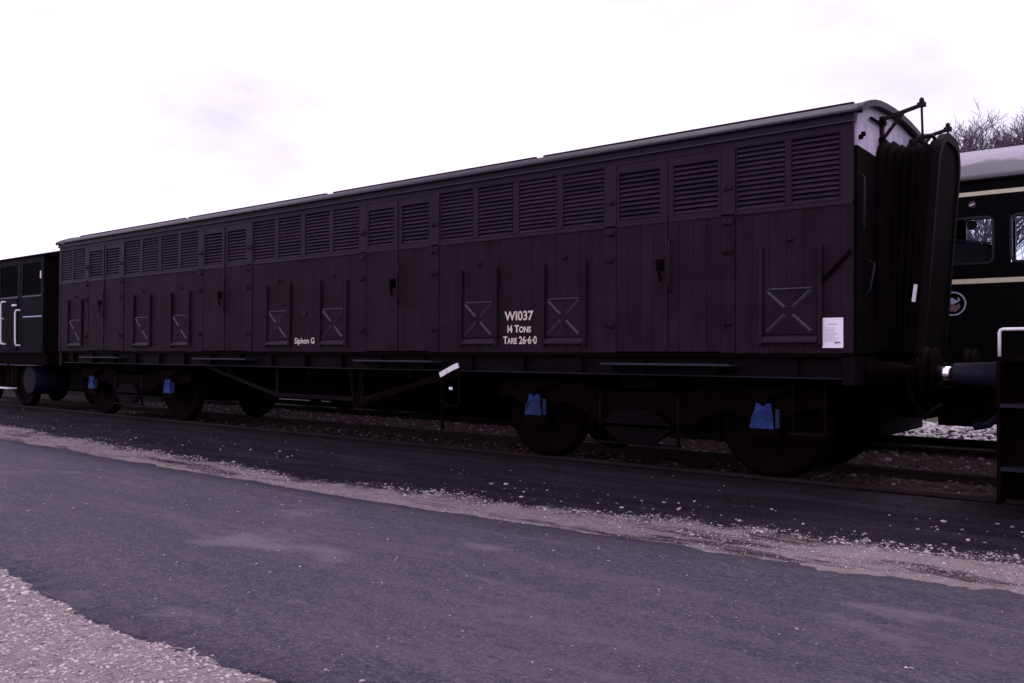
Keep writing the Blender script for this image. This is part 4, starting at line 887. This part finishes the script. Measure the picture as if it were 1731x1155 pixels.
MB().tube([(X0, YC - 0.30, 0.98), (X0 - 0.06, YC - 0.30, 0.90), (X0 - 0.10, YC - 0.30, 0.70), (X0 - 0.22, YC - 0.28, 0.58), (X0 - 0.34, YC - 0.26, 0.55)], 0.034, 10).build('brake_hose', DULLSTEEL, lo)
for xx in (2.4, 4.2, 6.0):
    for s in (-1, 1):
        o = MB().lathe([(s * 0.062, 0.10), (s * 0.06, 0.20), (s * 0.012, 0.24), (s * 0.012, 0.44), (s * 0.06, 0.47), (s * 0.06, 0.54), (-s * 0.035, 0.546), (-s * 0.042, 0.575), (-s * 0.066, 0.572), (-s * 0.068, 0.2)], (xx, YC + s * 0.7525, 0.546), 'y', 32).build('wheel', BLACK, lo)

# ------------------------------------------------------------------ left: cab of the locomotive coupled at the far end
ll = thing('diesel_locomotive', 'dark locomotive cab with white handrails coupled beyond the left end of the van', 'locomotive', (-19.5, YC, 0))
LXR, LXL = -16.0, -23.0
m = MB()
m.box(LXL, LXR, 0.02, 0.07, 1.18, 2.34).box(LXL, LXR, 0.02, 0.07, 3.03, 3.17)
for a, b in ((LXL, -19.2), (-18.35, -18.2), (-17.22, -17.06), (-16.09, LXR)): m.box(a, b, 0.02, 0.07, 2.3405, 3.0295)
m.build('cab_side', LEFTP, ll)
MB().box(LXL, LXR, 2 * YC - 0.07, 2 * YC - 0.02, 1.18, 3.17).build('cab_side', LEFTP, ll)
for xe in (LXR - 0.05, LXL): MB().box(xe, xe + 0.05, 0.071, 2 * YC - 0.071, 1.18, 3.17).build('cab_end', BELLOWS, ll)
MB().box(LXL + 0.06, LXR - 0.06, 0.08, 2 * YC - 0.08, 1.16, 1.20).box(-19.0, -18.9, 0.08, 2 * YC - 0.08, 1.2, 3.1).build('cab_floor', INTERIOR, ll)
MB().prism([(-0.03, 3.171), (0.03, 3.21), (0.3, 3.28), (YC, 3.36), (2 * YC - 0.3, 3.28), (2 * YC - 0.03, 3.21), (2 * YC + 0.03, 3.171)], 'x', LXL - 0.05, LXR + 0.06, True).build('cab_roof', BELLOWS, ll)
for a, b in ((-17.06, -16.09), (-18.2, -17.22), (-19.2, -18.35)):
    w = MB().box(a, a + 0.03, 0.03, 0.06, 2.341, 3.029).box(b - 0.03, b, 0.03, 0.06, 2.341, 3.029).box(a + 0.03, b - 0.03, 0.03, 0.06, 2.341, 2.37).build('window', WFR, ll)
    MB().box(a + 0.03, b - 0.03, 0.043, 0.047, 2.37, 3.029).build('pane', GLASS_DARK, w)
MB().box(-16.13, -16.095, 0.005, 0.02, 2.70, 2.85).build('white_mark', WHITE, ll)  # small upright white bar by the end window
door_l = MB().cbox(-17.75, -17.22, 0.004, 0.0195, 1.22, 2.33, 0.004).build('cab_door', LEFTP, ll)
MB().box(-17.40, -17.20, -0.03, -0.005, 2.165, 2.20).build('door_handle', WHITE, door_l)
for xx, za, zb_ in ((-17.86, 1.36, 2.27), (-17.12, 1.33, 2.07)):
    MB().tube([(xx + 0.09, 0.01, za), (xx + 0.02, -0.05, za), (xx, -0.06, za + 0.06), (xx - 0.02, -0.06, zb_ - 0.06), (xx, -0.05, zb_), (xx + 0.07, 0.01, zb_)], 0.018, 8).build('handrail', WHITE, ll)
for a, b, z in ((-16.95, -16.05, 1.925), (-20.5, -17.92, 1.915), (-20.5, -17.92, 1.385)):
    MB().box(a, b, 0.012, 0.0195, z - 0.013, z + 0.013).build('lining', EMBLEM_B, ll)
MB().box(LXL, LXR, 0.10, 2 * YC - 0.10, 0.95, 1.155).build('underframe', BLACK, ll)
MB().cbox(-18.3, -17.45, -0.08, 0.12, 0.905, 0.93, 0.004).cbox(-17.44, -16.2, -0.03, 0.12, 0.90, 0.925, 0.004).build('footboard', STEPM, ll)
MB().cbox(-18.3, -17.40, -0.08, 0.10, 0.40, 0.425, 0.004).build('lower_step', WHITE, ll)
for xx in (-18.2, -17.6): MB().box(xx - 0.02, xx + 0.02, 0.10, 0.13, 0.36, 1.1).build('step_hanger', BLACK, ll)
MB().lathe([(-0.02, 0.28), (0.0, 0.30), (0.5, 0.30), (0.52, 0.28)], (-16.75, 0.10, 0.60), 'y', 28).build('air_tank', pmat('grey_blue_tank', (0.0075, 0.0070, 0.0165), 0.6, 0.3, 8, spec=0.06), ll)
for xx in (-17.9, -19.9, -21.9):
    for s in (-1, 1):
        MB().lathe([(s * 0.062, 0.10), (s * 0.06, 0.20), (s * 0.012, 0.24), (s * 0.012, 0.44), (s * 0.06, 0.47), (s * 0.06, 0.54), (-s * 0.035, 0.546), (-s * 0.042, 0.575), (-s * 0.066, 0.572), (-s * 0.068, 0.2)], (xx, YC + s * 0.7525, 0.546), 'y', 32).build('wheel', BLACK, ll)
for yb in (YC - 0.865, YC + 0.865):
    MB().lathe([(0, 0.14), (0.04, 0.09), (0.18, 0.08), (0.20, 0.22), (0.215, 0.23), (0.225, 0.1)], (LXR - 0.005, yb, 1.05), 'x', 22).build('buffer', BLACK, ll)

# ------------------------------------------------------------------ bare trees behind the railcar
def tree(pos, h, seed, label, spread=1.0, tmin=0.0065, top_level=6):
    rd = random.Random(seed); root = thing('bare_tree', label, 'tree', pos, 'bare trees beyond the railcar')
    tm, cm = MB(), MB()
    def grow(p, d, L, r, lev):
        segs = 3 if lev < 3 else 2; pts = [p]; q = p.copy(); dd = d.copy()
        for i in range(segs):
            dd = (dd + Vector((rd.gauss(0, 0.13), rd.gauss(0, 0.13), rd.gauss(0.05, 0.08)))).normalized(); q = q + dd * (L / segs); pts.append(q.copy())
        rs = [max(tmin, r * (1 - 0.45 * i / segs)) for i in range(segs + 1)]
        (tm if lev < 3 else cm).tube(pts, rs, 7 if lev < 2 else (5 if lev < 3 else 3), lev < 2)
        if lev >= top_level: return
        k = {0: 7, 1: 5, 2: 5, 3: 4, 4: 4, 5: 4}[lev]
        for i in range(k):
            t = rd.uniform(0.35 if lev else 0.72, 1.0) if i else 1.0
            j = min(segs - 1, int(t * segs)); o = pts[j].lerp(pts[j + 1], t * segs - j)
            ax = Vector((rd.gauss(0, 1), rd.gauss(0, 1), rd.gauss(0, 0.35))).normalized()
            nd = (dd * rd.uniform(0.7, 1.0) + ax * rd.uniform(0.45, 0.95) + Vector((0, 0, 0.16))).normalized()
            grow(o, nd, L * (rd.uniform(0.55, 0.78) if lev else rd.uniform(0.34, 0.44)), rs[-1] * rd.uniform(0.5, 0.72) if i else rs[-1] * 0.85, lev + 1)
    grow(Vector(pos), Vector((0, 0, 1)), h * 0.50, h * 0.018, 0)
    zt = max(v[2] for v in cm.v); k = (h - pos[2]) / (zt - pos[2]); kx = k * spread
    for mm in (tm, cm): mm.v = [(pos[0] + (v[0] - pos[0]) * kx, pos[1] + (v[1] - pos[1]) * kx, pos[2] + (v[2] - pos[2]) * k) for v in mm.v]
    tm.build('trunk', BARK, root); cm.build('crown', TWIG, root)
tree((-4.2, 25.6, -0.16), 10.0, 3, 'leftmost bare tree, partly hidden by the gangway of the van')
tree((-2.0, 25.5, -0.16), 9.9, 8, 'tallest bare tree rising above the pale railcar roof')
tree((0.3, 26.5, -0.16), 10.0, 21, 'bare tree at the right edge above the railcar roof')
tree((-0.6, 15.5, -0.16), 5.6, 33, 'low bare tree seen through the railcar windows', 1.0, 0.006, 4)
tree((3.4, 27.0, -0.16), 10.1, 14, 'bare tree standing farthest right, beyond the locomotive')
